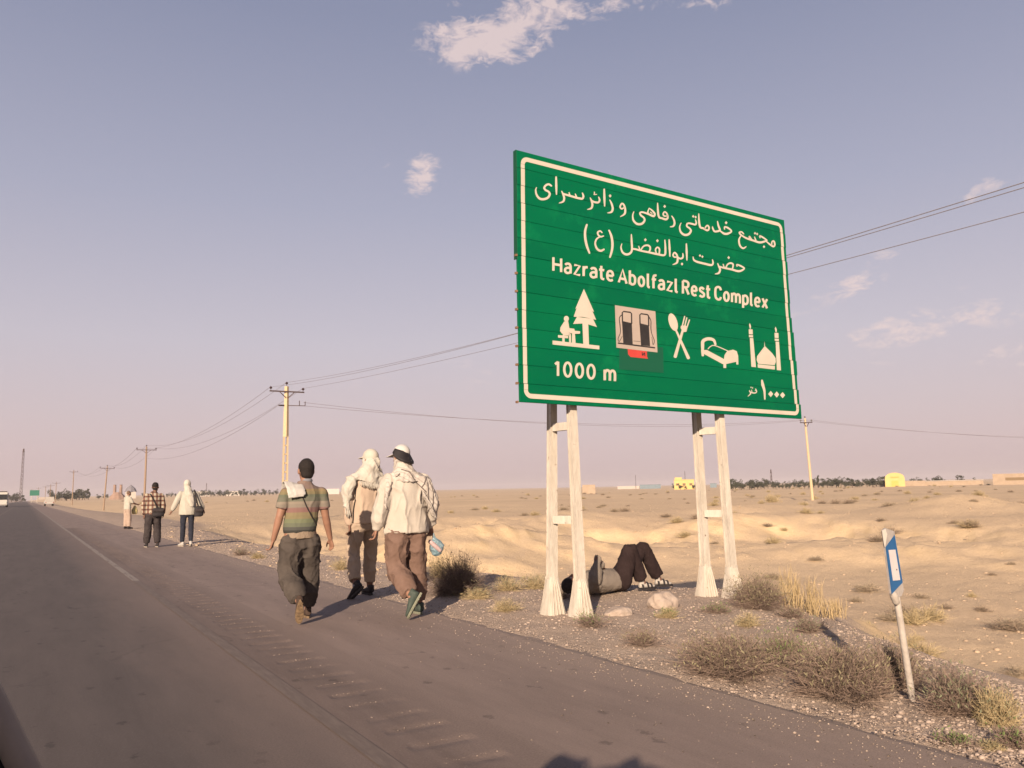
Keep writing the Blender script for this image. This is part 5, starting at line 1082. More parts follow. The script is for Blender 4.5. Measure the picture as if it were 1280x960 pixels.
def bush(w, h, n, leaf=0, droop=.25, tw=.0035, dense=1.):
    az = rng.random(n)*2*np.pi; el = np.arccos(rng.random(n)**.8*.98); r0 = w*.16*rng.random(n)**.5; a0 = rng.random(n)*6.28
    lump = 1+.34*np.sin(az*3+rng.random()*6)+.26*np.sin(az*5+rng.random()*6)
    L = (.45+.55*rng.random(n)**.6); dx, dy, dz = np.sin(el)*np.cos(az)*w/2*lump, np.sin(el)*np.sin(az)*w/2*lump, np.cos(el)*h*(.85+.3*rng.random(n))
    t = np.linspace(0, 1, 5)[None]; wob = rng.normal(size=(n, 5, 3))*.035*np.array([w, w, h])*t[..., None]
    P = np.stack([(r0*np.cos(a0))[:, None]+dx[:, None]*L[:, None]*t**.85, (r0*np.sin(a0))[:, None]+dy[:, None]*L[:, None]*t**.85, dz[:, None]*L[:, None]*(t-.18*droop*t**2)+h*.02], -1)+wob
    V1, Q1 = ribbons(P, tw*1.5*(1-.6*np.broadcast_to(t, (n, 5))))
    m = n*5; i = rng.integers(0, n, m); s = .25+.75*rng.random(m); f = s*4; k0 = np.minimum(f.astype(int), 3); fr = (f-k0)[:, None]
    B = P[i, k0]*(1-fr)+P[i, k0+1]*fr; d = rng.normal(size=(m, 3))*np.array([w, w, h*1.3])*.075+(P[i, 4]-P[i, 2])*.28; tt = np.linspace(0, 1, 3)[None, :, None]
    P2 = B[:, None]+d[:, None]*tt+rng.normal(size=(m, 3, 3))*.008*w*tt; P2[..., 2] = np.maximum(P2[..., 2], .003)
    V2, Q2 = ribbons(P2, tw*np.array([[.9, .7, .3]])*np.ones((m, 1)))
    V = np.vstack([V1, V2]); Q = np.vstack([Q1, Q2+len(V1)]); tw_me = np_mesh('twigs', V, Q); lf = None
    if leaf:
        j = rng.integers(0, m, leaf); C = P2[j, 2]+rng.normal(size=(leaf, 3))*.012*w; keep = C[:, 2] > h*(.12+.35*rng.random(leaf)); C = C[keep]; q = len(C)
        a = rng.normal(size=(q, 3)); a[:, 2] = np.abs(a[:, 2])+.6; a /= np.linalg.norm(a, axis=1, keepdims=True); b_ = np.cross(a, rng.normal(size=(q, 3))); b_ /= np.linalg.norm(b_, axis=1, keepdims=True); sz = (.006+.012*rng.random(q))[:, None]*(w/.6)**.35
        V = np.stack([C, C+a*sz+b_*sz*.28, C+a*sz*2.1, C+a*sz-b_*sz*.28], 1).reshape(-1, 3); lf = np_mesh('foliage', V, np.arange(q*4).reshape(-1, 4))
    return tw_me, lf
TWB = mat('dry_purple_twigs', (.15, .105, .085), .95, (.25, .185, .145), 30); TWD = mat('dark_dry_twigs', (.11, .078, .066), .95, (.20, .15, .12), 30); TWS = mat('straw_twigs', (.30, .23, .13), .95, (.42, .33, .19), 20)
LFO = mat('olive_leaves', (.15, .13, .075), .9, (.23, .20, .125), 20); LFG = mat('grey_green_leaves', (.12, .13, .075), .9, (.20, .20, .125), 20); LFV = mat('fresh_green_leaves', (.09, .13, .04), .9, (.15, .19, .07), 20)
def plant(px, py, wpx, hpx, n, label, tm, lm=None, leaf=0, cat='shrub', group=None, z=None, name='shrub', **k):
    if z is None:
        p = gnd(px, py); 
        for _ in range(6): p = gnd(px, py, tzz(p[0], p[1]))
    else: p = gnd(px, py, z)
    dep = float((np.array(p)-OO)@fwd); w, h = wpx*dep/F, hpx*dep/F*(.86 if wpx > 60 else 1)
    o = empty(name, (p[0], p[1], tzz(p[0], p[1])-.005), random.random()*6, label, cat, group)
    t, l = bush(w, h, int(n*1.5), leaf, tw=.0024, **k); link('twigs', t, tm, o)
    if l: link('foliage', l, lm, o)
    return o
plant(572, 742, 78, 62, 900, 'dark round tumbleweed on the gravel just beyond the blue plastic bag', TWD, LFO, 1500, name='tumbleweed')
plant(948, 760, 70, 50, 700, 'olive dome-shaped bush beside the foot of the right-hand front sign post', TWB, LFO, 4200)
plant(912, 842, 125, 62, 1100, 'wide dry purple-brown bush at the asphalt edge left of the dry brushwood row', TWB, LFO, 2600)
plant(982, 832, 70, 50, 500, 'bush with fresh green tips between two dry purple-brown bushes', TWB, LFV, 1500)
plant(1055, 868, 130, 78, 1100, 'tall tangled dry bush immediately left of the leaning marker post', TWB, LFO, 2400)
plant(1118, 858, 80, 66, 600, 'dry olive-topped bush directly behind the leaning marker post', TWB, LFO, 1800)
plant(1200, 890, 92, 66, 700, 'straggly dry bush to the right of the leaning marker post', TWB, LFG, 1500)
plant(1248, 906, 56, 50, 380, 'ragged straw-coloured bush at the right-hand end of the roadside row', TWS, LFG, 700)
plant(1268, 934, 50, 30, 260, 'low green-tipped plant at the asphalt edge by the far right of the row', TWB, LFV, 400)
for i, (x, y, w, h, l, t, lf) in enumerate([
 (597, 748, 42, 16, 'low grey-green plant in the gravel right of the tumbleweed', TWS, LFG), (636, 738, 46, 24, 'pale green plant at the verge rim between tumbleweed and left sign posts', TWS, LFG),
 (668, 736, 44, 24, 'grey-green plant at the rim touching the left rear sign post', TWS, LFG), (632, 764, 44, 18, 'yellowish tuft in the gravel left of the sign posts', TWS, LFO),
 (738, 783, 44, 22, 'small green weed in front of the left front post foot', TWB, LFV), (803, 806, 52, 24, 'sparse weed at the asphalt edge below the two pale rocks', TWB, LFO), (836, 772, 30, 14, 'tiny weed just in front of the pale boulder', TWS, LFV),
 (896, 766, 40, 14, 'bright green weed in the gravel in front of the right sign posts', TWB, LFV), (935, 783, 34, 20, 'faint dry tuft in the gravel above the wide purple-brown bush', TWS, LFO),
 (1012, 790, 46, 22, 'grey-green cushion plant on the verge rim below the straw grass', TWB, LFG), (1195, 930, 46, 16, 'flat green weed on the gravel edge right of the marker post', TWB, LFV), (1240, 936, 30, 12, 'small dry weed on the gravel at lower right', TWS, LFO),
 (302, 694, 26, 12, 'small tuft on the gravel edge left of the striped-jersey walker', TWB, LFG), (322, 698, 20, 9, 'tiny tuft on the gravel edge by the left hand of the striped walker', TWS, LFO), (426, 712, 30, 18, 'straw-coloured tuft seen between the striped and tan walkers', TWS, LFO),
 (548, 722, 44, 36, 'faded yellow-brown bush between the cream-shirted walker and the tumbleweed', TWS, LFO), (990, 772, 40, 18, 'dry reddish tuft beside the olive dome-shaped bush', TWB, LFO), (700, 748, 34, 14, 'dry red-brown tuft at the foot of the left rear post', TWB, LFO)]):
    plant(x, y, w, h, 150, l, t, lf, 420, name='weed', cat='weed')
# tall straw grass on the slope right of the sign
def blades(n, w, d, h):
    t = np.linspace(0, 1, 4)[None]; B = np.stack([(rng.random(n)-.5)*w, (rng.random(n)-.5)*d, np.zeros(n)], -1); H_ = h*(.4+.6*rng.random(n)); lean = rng.normal(size=(n, 2))*.16*H_[:, None]
    P = np.stack([B[:, :1]+lean[:, :1]*t**1.8, B[:, 1:2]+lean[:, 1:]*t**1.8, H_[:, None]*t*1.0], -1); P += rng.normal(size=P.shape)*.006
    V, Q = ribbons(P, np.array([[.0045, .004, .005, .0015]])*np.ones((n, 1))); return np_mesh('blades', V, Q)
STRAW = mat('straw', (.30, .22, .115), .9, (.40, .30, .165), 12)
for x, y, z, w, h, l in ((1000, 772, -.15, .42, .36, 'tall straw-coloured grass clump behind the olive dome-shaped bush'), (1030, 785, -.2, .40, .22, 'shorter straw grass clump sloping down right of the tall one'), (985, 752, -.1, .18, .42, 'thin tall straw stalks standing above the verge rim')):
    p = gnd(x, y, z); o = empty('grass_clump', (p[0], p[1], tzz(p[0], p[1])), -.5, l, 'grass clump'); link('blades', blades(230 if w > .3 else 60, w, .35, h+max(0, z-tzz(p[0], p[1]))), STRAW, o)
# shrubs on the desert floor: a few measured ones, then scattered ones sharing six meshes
TW2 = mat('field_twigs', (.25, .195, .14), .95, (.33, .26, .19), 9); TW3 = mat('field_twigs_brown', (.20, .15, .11), .95, (.28, .215, .16), 9); LF2 = mat('field_leaves', (.21, .185, .12), .9, (.29, .255, .17), 9)
PR = []
for k in range(6):
    w = 1.; t, l = bush(1., .42+.1*(k % 3), 170, 620 if k % 2 else 300, tw=.011); 
    PR.append((t, l, (TW2, TW3, TWS)[k % 3], (LFG, LF2)[k % 2])); t.materials.append(PR[-1][2]); l.materials.append(PR[-1][3])
def fieldshrub(x, y, w, label, group, k=None, zs=1.):
    k = random.randrange(6) if k is None else k; z = tzz(x, y)
    o = empty('desert_shrub', (x, y, z-.02), random.random()*6.28, label, 'shrub', group); o.scale = (w, w, w*zs)
    for me, nm in ((PR[k][0], 'twigs'), (PR[k][1], 'foliage')): link(nm, me, None, o)
def pxg(x, y):
    p = gnd(x, y, -1.9) if y > 640 else gnd(x, y, -.5)
    for _ in range(12):
        z = tzz(p[0], p[1]); q = gnd(x, y, z)
        if q[1] < 0 or not np.isfinite(q).all() or math.hypot(q[0], q[1]) > 900: break
        p = p*.5+q*.5
    return p
for i, (x, y, wp, l) in enumerate([(1070, 752, 22, 'small dark green dome shrub on the sand left of the marker reflector'), (1112, 776, 34, 'flat green shrub on the sand just left of the marker pipe'), (1142, 776, 32, 'flat green shrub on the sand just right of the marker pipe'), (1228, 764, 22, 'single green shrub on the open sand right of the marker post'), (1066, 783, 24, 'low yellow-green shrub on the sand beside the straw grass'),
  (1268, 846, 26, 'olive shrub at the right edge of the view below the verge'), (1240, 719, 12, 'small dark shrub on the sand near the eroded hummock'), (1265, 708, 12, 'small dark shrub under the eroded hummock'), (1215, 746, 14, 'faint grey shrub on the sand above the single green shrub'), (1212, 636, 24, 'broad dark shrub on the plain below the yellow vaulted building'), (1045, 630, 16, 'dark shrub right of the lone far power pole'), (965, 628, 22, 'pale green shrub patch left of the lone far power pole'),
  (1148, 800, 16, 'small tuft on the sand below the flat green shrubs')]):
    p = pxg(x, y); dep = float((np.array(p)-OO)@fwd); fieldshrub(p[0], p[1], wp*dep/F, l, None, zs=.9)
cnt = 0
while cnt < 230:
    r = 16*(28**random.random()); a = math.radians(3+64*random.random()); x, y = r*math.sin(a), r*math.cos(a)
    if x < np.interp(y, EY, EX)+3.5: continue
    if vnoise(x*.02, y*.02, 0, 55) < -.15+.3*random.random() or (r < 40 and random.random() < .6): continue
    k = random.randrange(6); w = random.uniform(.35, .9)*(1+r/260); px_ = 640+F*math.tan(a-YAW)
    side = 'left of the walkers' if px_ < 340 else 'behind the walkers' if px_ < 560 else 'seen left of the sign posts' if px_ < 680 else 'seen between the sign supports' if px_ < 870 else 'just right of the sign supports' if px_ < 1000 else 'left of the marker post' if px_ < 1110 else 'right of the marker post'
    zone = 'the near sand' if r < 32 else 'the eroded bank' if r < 60 else 'the middle plain' if r < 140 else 'the far plain'
    fieldshrub(x, y, w, '%s %s desert shrub on %s %s' % ('small' if w < .8 else 'broad', ('grey-leaved', 'brown-stemmed', 'straw-coloured', 'pale grey', 'dark brown', 'yellowish')[k], zone, side), 'scattered desert shrubs', k, zs=random.uniform(.6, .9)); cnt += 1

# ---------------------------------------------------------------- power line
CONC = mat('yellowish_concrete', (.40, .31, .19), .9, (.47, .37, .24), 6, .3, 30); WOODP = mat('brown_pole_wood', (.20, .14, .10), .95, (.28, .20, .14), 12); IRON = mat('dark_iron', (.045, .03, .03), .7, (.08, .055, .05), 8); INS = mat('brown_insulator', (.035, .018, .018), .3)
def pole(x, y, top, label, kind='h', rz=0., group=None, lean=0., arm=1.15, par=True):
    zb = tzz(x, y)-.1; H_ = top-zb; o = empty('power_pole', (x, y, zb), rz, label, 'power pole', group); o.rotation_euler = (0, lean, rz)
    mb = MB()
    if kind == 'h':      # pierced concrete pole: two tapering rails tied by rungs, solid towards the top
        zs = H_*.60
        for s in (-1, 1): mb.beam((s*.17, 0, 0), (s*.125, 0, zs), .085, .24)
        for k in range(9): z = .3+k*(zs-.3)/9; mb.box((0, 0, z), (.27-.06*z/H_, .13, .10))
        mb.build('pierced_shaft', CONC, o); mb = MB(); mb.loft([((0, 0, zs-.02), (.21, 0, 0), (0, .17, 0)), ((0, 0, H_*.9), (.165, 0, 0), (0, .14, 0)), ((0, 0, H_-.35), (.15, 0, 0), (0, .13, 0))], 4); mb.build('shaft', CONC, o)
    else: mb.tube([(0, 0, 0), (0, 0, H_*.5), (0, 0, H_-.35)], [.17, .14, .11], 10); mb.build('shaft', WOODP if kind == 'w' else CONC, o)
    tips = []
    za = H_-.75
    mb = MB(); mb.beam((-arm, -.13, za), (arm, -.13, za), .09, .09); a = mb.build('crossarm', IRON, o)
    for s in (-1, 1): mb = MB(); mb.beam((s*arm*.42, -.13, za-.04), (s*.08, -.13, za-.45), .05); mb.build('arm_brace', IRON, a)
    for s, z in ((-1, za), (1, za), (0, H_-.35)):
        mb = MB(); xx = s*(arm-.08); mb.tube([(xx, -.13*(s != 0), z), (xx, -.13*(s != 0), z+.16)], .018, 8, round=False); mb.loft([((xx, -.13*(s != 0), z+.15), (.05, 0, 0), (0, .05, 0)), ((xx, -.13*(s != 0), z+.20), (.10, 0, 0), (0, .10, 0)), ((xx, -.13*(s != 0), z+.27), (.09, 0, 0), (0, .09, 0)), ((xx, -.13*(s != 0), z+.33), (.04, 0, 0), (0, .04, 0))], 12)
        mb.build('insulator', INS, o); tips.append((xx, z+.30))
    mw = Matrix.Translation((x, y, zb)) @ Matrix.Rotation(lean, 4, 'Y') if not rz else Matrix.Translation((x, y, zb)) @ Matrix.Rotation(rz, 4, 'Z')
    return o, [mw @ Vector((tx, 0, tz_)) for tx, tz_ in tips], zb, H_
def ppos(px, dist): p = atdist(px, 612, dist); return p[0], p[1]
def topz(px, py, x, y): r = ray(px, py); return H+r[2]*(math.hypot(x, y)/math.hypot(r[0], r[1]))
xa, ya = ppos(356, 60); PA = pole(xa, ya, topz(358, 477, xa, ya), 'tall yellowish pierced concrete power pole behind the striped-jersey walker', 'h', 0, arm=1.25)
xb, yb = ppos(181, 128); PB_ = pole(xb, yb, topz(183, 556, xb, yb), 'brown power pole rising behind the checked-shirt walker', 'w', arm=1.35)
xc, yc = ppos(130.5, 188); PC = pole(xc, yc, topz(134, 581, xc, yc), 'slightly leaning power pole left of the standing roadside man', 'w', lean=math.radians(2.2), arm=1.4)
xd, yd = ppos(91, 300); PD = pole(xd, yd, topz(91.5, 587, xd, yd), 'slim power pole above the dark far tree clump', 'w', arm=1.2)
far = []
for px, py, d in ((70, 602, 420), (63, 605, 430), (57, 607, 560), (48, 609, 640), (40, 611, 760)):
    x, y = ppos(px, d); far.append(pole(x, y, topz(px, py, x, y), '%s small distant power pole in the receding roadside row' % ('nearest', 'second', 'middle', 'fourth', 'farthest')[len(far)], 'w', group='distant power poles', arm=1.5))
xr, yr = ppos(1015, 96); PR_ = pole(xr, yr, topz(1010.5, 520, xr, yr), 'lone pale power pole on the plain right of the sign', 'c', lean=math.radians(-2.4), arm=1.0)
# arm set below the main one on the nearest pole, carrying the branch line
mb = MB(); zz = PA[3]-1.75; mb.beam((-.62, -.35, zz-.05), (.25, .35, zz+.05), .09, .10); mb.build('crossarm', IRON, PA[0]); mb = MB(); mb.beam((.1, 0, zz), (1.3, -.25, zz), .05); mb.tube([(.9, -.18, zz), (.9, -.18, zz+.35)], .03, 8); mb.tube([(1.3, -.25, zz), (1.3, -.25, zz+.3)], .03, 8); mb.build('switch_bracket', IRON, PA[0])
xq, yq = 15.8, -14.; PQ = pole(xq, yq, 8.4, 'yellowish power pole standing outside the view behind the sign', 'c')
WM = mat('weathered_wire', (.16, .14, .145), .7)
def wire(pts, r, label, grp='power line wires'):
    mb = MB(); mb.tube(pts, r, 5, round=False); o = mb.build('wire', WM); tag(o, label, 'wire', grp); return o
def sagw(a, b, sag, n=26): return [Vector(a).lerp(Vector(b), k/n)-Vector((0, 0, sag*4*(k/n)*(1-k/n))) for k in range(n+1)]
lab = 'thin overhead wire strung between the roadside power poles'
# nearest span passes over the plain behind the sign: measured through photograph points
for i, (tip, pA, pB, rr) in enumerate(((1, (985, 343), (1280, 265), .009), (2, (985, 321.5), (1280, 234), .009), (0, (985, 318), (1280, 227), .009))):
    a = PA[1][tip]; X = {0: a.x, 1: a.x, 2: a.x}[tip]
    b1 = onX(*pA, X-.02*i); b2 = onX(*pB, X-.02*i); ys_, zs_ = [a.y, b1[1], b2[1]], [a.z, b1[2], b2[2]]; co = np.polyfit(ys_, zs_, 2)
    yy_ = np.linspace(a.y, yq, 48); wire([(X, float(q), float(np.polyval(co, q))) for q in yy_], rr, '%s wire of the near span running behind the sign from the tall pierced pole' % {0: 'uppermost', 2: 'middle', 1: 'lowest'}[tip])
for s, t_, sg, wh in ((PA, PB_, 1.5, 'between the tall pierced pole and the next brown pole'), (PB_, PC, 1.2, 'between the brown pole and the slightly leaning pole'), (PC, PD, 1.8, 'between the leaning pole and the slim far pole')):
    for k in range(3): wire(sagw(s[1][k], t_[1][k], sg), (.012 if s is PA else .017), '%s overhead wire %s' % (('left-hand', 'right-hand', 'top centre')[k], wh))
a = Vector((xa-.6, ya-.35, PA[2]+zz)); wire(sagw(a, (xb, yb, PB_[2]+PB_[3]-1.9), 1.4), .012, 'low single wire from the lower arm of the pierced pole to the brown pole')
for k in range(2):
    a = Vector((xa+1.2, ya-.2, PA[2]+zz+.25*k)); wire(sagw(a, PR_[1][k], .9+.3*k), .012, ('lower', 'upper')[k]+' branch wire running from the tall pierced pole to the lone far pole', 'branch line wires')
    e = PR_[1][k]; f = atdist(1420, 546+k*2, 150); wire(sagw(e, f, .8), .013, ('lower', 'upper')[k]+' branch wire running off to the right from the lone far pole', 'branch line wires to the right')

# ---------------------------------------------------------------- far trees and buildings
CR = mat('dark_tree_crown', (.030, .034, .022), .95, (.065, .066, .042), 1.2); BK = mat('tree_bark', (.10, .07, .05), .95)
def crown_mesh(kind, n=520):
    C = []
    for k in range(11):
        a, r, z = rng.random()*6.28, .30*rng.random()**.5, (.28+.62*rng.random())
        if kind == 'tall': r *= .45
        C.append((r*math.cos(a), r*math.sin(a), z, .12+.10*rng.random() if kind != 'tall' else .09))
    C = np.array(C); i = rng.integers(0, 11, n); d = rng.normal(size=(n, 3)); d /= np.linalg.norm(d, axis=1, keepdims=True); c = C[i, :3]+d*C[i, 3:4]*(.5+.6*rng.random((n, 1)))
    a = rng.normal(size=(n, 3)); a /= np.linalg.norm(a, axis=1, keepdims=True); b_ = np.cross(a, rng.normal(size=(n, 3))); b_ /= np.linalg.norm(b_, axis=1, keepdims=True); s = (.03+.03*rng.random(n))[:, None]
    V = np.stack([c-a*s, c-b_*s*.7, c+a*s, c+b_*s*.7], 1).reshape(-1, 3); me = np_mesh('crown', V, np.arange(n*4).reshape(-1, 4)); me.materials.append(CR); return me
CM = [crown_mesh('round') for _ in range(4)]+[crown_mesh('tall')]
tm_ = MB(); tm_.tube([(0, 0, 0), (.015, 0, .22), (0, .01, .5)], [.035, .028, .012], 6); tm_.tube([(.01, 0, .22), (.14, .03, .5)], [.02, .008], 5); TM = tm_.mesh(True, 'trunk'); TM.materials.append(BK)
def tree(px, dist, hpx, label, group, k=None, wide=1.):
    x, y = ppos(px, dist); z = tzz(x, y); r = ray(px, 612); dep = dist/math.hypot(r[0], r[1]); h = hpx*dep/F
    o = empty('tree', (x, y, z-.1), random.random()*6, label, 'tree', group); o.scale = (h*wide, h*wide, h)
    k = random.randrange(4) if k is None else k; link('crown', CM[k], None, o); link('trunk', TM, None, o)
for x0, x1, n, d, h0, h1, g in ((62, 108, 13, 620, 8, 14, 'dark trees beyond the leaning power pole'), (232, 346, 30, 900, 5, 9, 'row of far trees behind the white-scarfed walker'), (178, 232, 8, 950, 4, 7, 'far trees behind the checked-shirt walker'), (912, 1112, 46, 420, 7, 13, 'tree belt on the horizon right of the sign'), (1140, 1182, 8, 470, 7, 11, 'trees right of the yellow vaulted building'), (2, 30, 6, 900, 8, 12, 'trees at the far end of the road'), (120, 150, 5, 800, 5, 8, 'far trees around the ruined kiln'), (840, 880, 5, 520, 5, 8, 'trees beside the far yellow building')):
    for k in range(n): tree(x0+(x1-x0)*(k+random.random()*.9)/n, d*random.uniform(.93, 1.08), random.uniform(h0, h1), 'small dark tree in the '+g if g.startswith('row') or g.startswith('tree belt') else 'small dark tree among the '+g, g, wide=random.uniform(.9, 1.5))
tree(916, 330, 15, 'rounded dark tree just right of the right sign posts', None, wide=1.0); tree(1023, 420, 17, 'narrow cypress-like tree standing above the tree belt', None, 4, .6)
tree(1200, 470, 12, 'lone round tree above the long flat roof', None, wide=1.3); tree(1220, 480, 9, 'grey-green tree left of the tan block building', None, wide=1.2); tree(1173, 465, 12, 'dome-crowned tree behind the flat-roofed wall', None, wide=1.4)
tree(853, 520, 8, 'bush-like tree left of the far yellow building', None, wide=1.5); tree(111, 700, 15, 'tall thin tree left of the ruined kiln', None, 4, .8)
def bld(px0, px1, dist, ytop, m, label, name='building', depth=8., roof=None, win=0, base_drop=.3, wm=None, parapet=True):
    p0_, p1_ = ppos(px0, dist), ppos(px1, dist); c = ((p0_[0]+p1_[0])/2, (p0_[1]+p1_[1])/2); w = math.hypot(p1_[0]-p0_[0], p1_[1]-p0_[1]); az = math.atan2(c[0], c[1]); zt = topz((px0+px1)/2, ytop, *c); z = tzz(*c)-base_drop; h = max(zt-z, 1.5)
    o = empty(name, (c[0], c[1], z), -az, label, 'building'); mb = MB(); mb.box((0, 0, h/2), (w, depth, h)); mb.build('wall', m, o)
    if roof: mb = MB(); mb.box((0, 0, h+.15), (w+.5, depth+.5, .3)); mb.build('roof', roof, o)
    for k in range(win):
        x = -w/2+w*(k+.5)/win; f = MB(); f.box((x, -depth/2-.02, h*.55), (w/win*.45, .08, h*.24)); f.build('window', wm or mat('shaded_opening', (.16, .11, .06), .8), o)
    return o, w, h
YEL = mat('yellow_render', (.50, .34, .13), .9, (.54, .38, .16), .4); TANB = mat('tan_brick', (.27, .205, .15), .95, (.33, .255, .19), .6); GRYB = mat('grey_render', (.36, .32, .29), .9); BLUR = mat('blue_sheet_roof', (.13, .17, .20), .8, (.15, .19, .22), .5); PALB = mat('pale_render', (.40, .36, .32), .9)
o, w, h = bld(843, 868, 520, 600, YEL, 'far yellow building between the two pairs of sign posts', win=3, roof=YEL); mb = MB(); mb.box((-w*.28, 0, h+1.), (w*.35, 5, 1.4)); mb.build('stair_tower', YEL, o)
# vaulted yellow building
pc = ppos(1119.5, 430); w = 20*430/F*1.0; az = math.atan2(*pc); z = tzz(*pc)-.3; hh = topz(1119, 591, *pc)-z
o = empty('vaulted_building', (*pc, z), -az, 'bright yellow vaulted building in front of the dark tree belt', 'building'); mb = MB(); n = 14; prof = [(-w/2, 0), (-w/2, hh*.45)]+[(-w/2*math.cos(t_), hh*.45+hh*.55*math.sin(t_)**.6) for t_ in np.linspace(0.12, math.pi-.12, n)]+[(w/2, hh*.45), (w/2, 0)]
mb.v = [(x, -4, q) for x, q in prof]+[(x, 4, q) for x, q in prof]; k = len(prof); mb.f = [tuple(range(k)), tuple(range(2*k-1, k-1, -1))]+[(i, i+k, (i+1) % k+k, (i+1) % k) for i in range(k)]; mb.build('wall', YEL, o)
mb = MB(); mb.box((0, -4.03, hh*.68), (w*.42, .1, hh*.09)); mb.build('lettering_band', mat('dim_gold', (.40, .26, .08), .9), o); mb = MB(); mb.box((0, -4.03, hh*.25), (w*.35, .1, hh*.42)); mb.build('doorway', mat('deep_yellow', (.52, .33, .09), .9), o)
bld(1100, 1111, 440, 600.5, GRYB, 'small grey shed left of the yellow vaulted building'); bld(1130, 1157, 445, 601, TANB, 'low tan wall building right of the yellow vault', 'low_building'); bld(1157, 1230, 450, 601, TANB, 'long low building with a flat grey roof at right', 'low_building', roof=GRYB, win=0)
bld(1243, 1300, 380, 592, TANB, 'tan block-like brick building at the right edge of the horizon', depth=20, win=1)
bld(800, 826, 760, 606, BLUR, 'distant long shed with blue sheet walls beside the far yellow building', 'shed', roof=BLUR); bld(888, 896, 760, 604.5, BLUR, 'small distant blue shed between the right sign posts', 'shed', roof=BLUR); bld(772, 799, 800, 607.5, GRYB, 'long pale distant shed left of the blue one', 'shed')
for i, (a_, b_) in enumerate(((372, 382), (388, 396), (408, 424))): bld(a_, b_, 950, 611, mat('white_render', (.44, .40, .37), .9), ('small white far house behind the striped walker', 'tiny white far house right of the striped walker', 'white far house beside the tan walker')[i], 'house')
bld(228, 262, 1000, 614.5, PALB, 'low pale far building behind the white-scarfed walker', 'low_building'); bld(283, 300, 1000, 614, PALB, 'low pale building among the far row of trees', 'low_building'); bld(728, 744, 300, 606, TANB, 'tan mud wall seen right of the left sign posts', 'mud_wall')
# ruined kiln with two chimneys, and the pyramid-roofed tomb
pc = ppos(147, 640); az = math.atan2(*pc); z = tzz(*pc)-.4; u = 640/F*.98*1.12
o = empty('ruined_kiln', (*pc, z), -az, 'ruined brick kiln with twin chimneys left of the pyramid roof', 'ruin'); RB = mat('old_brick', (.20, .13, .10), .95, (.28, .19, .15), .6)
mb = MB(); mb.loft([((0, 0, 0), (8.5*u, 0, 0), (0, 4, 0)), ((0, 0, 4*u), (7*u, 0, 0), (0, 3.5, 0)), ((0, 0, 8*u), (3.4*u, 0, 0), (0, 2.5, 0))], 9); mb.build('mound', RB, o)
for s in (-2.6, 3.0): mb = MB(); mb.loft([((s*u, 0, 4*u), (1.6*u, 0, 0), (0, 1.6, 0)), ((s*u, 0, 15*u), (1.25*u, 0, 0), (0, 1.2, 0)), ((s*u, 0, 15.6*u), (1.5*u, 0, 0), (0, 1.5, 0))], 10); mb.build('chimney', RB, o)
pc = ppos(163.5, 760); az = math.atan2(*pc); z = tzz(*pc)-.4; u = .85
o = empty('tomb', (*pc, z), -az, 'far domed tomb with a pointed roof behind the standing man', 'building'); mb = MB(); mb.box((0, 0, 3), (8, 8, 6)); mb.build('wall', PALB, o); mb = MB(); mb.loft([((0, 0, 6), (5, 0, 0), (0, 5, 0)), ((0, 0, 9), (3.4, 0, 0), (0, 3.4, 0)), ((0, 0, 12), (.2, 0, 0), (0, .2, 0))], 8); mb.build('roof', mat('slate_roof', (.16, .15, .17), .8), o)
# masts
def mast(px, py, d, w, label, name='radio_mast'):
    x, y = ppos(px, d); z = tzz(x, y)-.2; t_ = topz(px, py, x, y)-z; o = empty(name, (x, y, z), 0, label, 'mast'); mb = MB(); cs = [(w/2*math.cos(a), w/2*math.sin(a)) for a in (0.5, 2.6, 4.7)]
    for c in cs: mb.beam((c[0], c[1], 0), (c[0]*.6, c[1]*.6, t_), w*.10)
    k = 0; st = w*1.4; q = 0
    while q < t_-st:
        f0, f1 = 1-.4*q/t_, 1-.4*(q+st)/t_
        for a, b_ in zip(cs, cs[1:]+cs[:1]): mb.beam((a[0]*f0, a[1]*f0, q), (b_[0]*f1, b_[1]*f1, q+st), w*.06)
        q += st
    mb.build('lattice', IRON, o); mb = MB(); mb.tube([(0, 0, t_-.5), (0, 0, t_+1.5)], w*.25, 8); mb.build('antenna', IRON, o)
mast(26.5, 564, 700, 2.2, 'tall lattice radio mast at the far left end of the road'); mast(965, 590, 600, 1.6, 'small lattice mast above the tree belt right of the sign'); mast(258, 606, 900, 1.2, 'thin faint mast above the far row of trees'); mast(795, 596, 700, .7, 'thin antenna near the blue shed'); mast(857, 592, 525, .5, 'thin pole on the far yellow building')
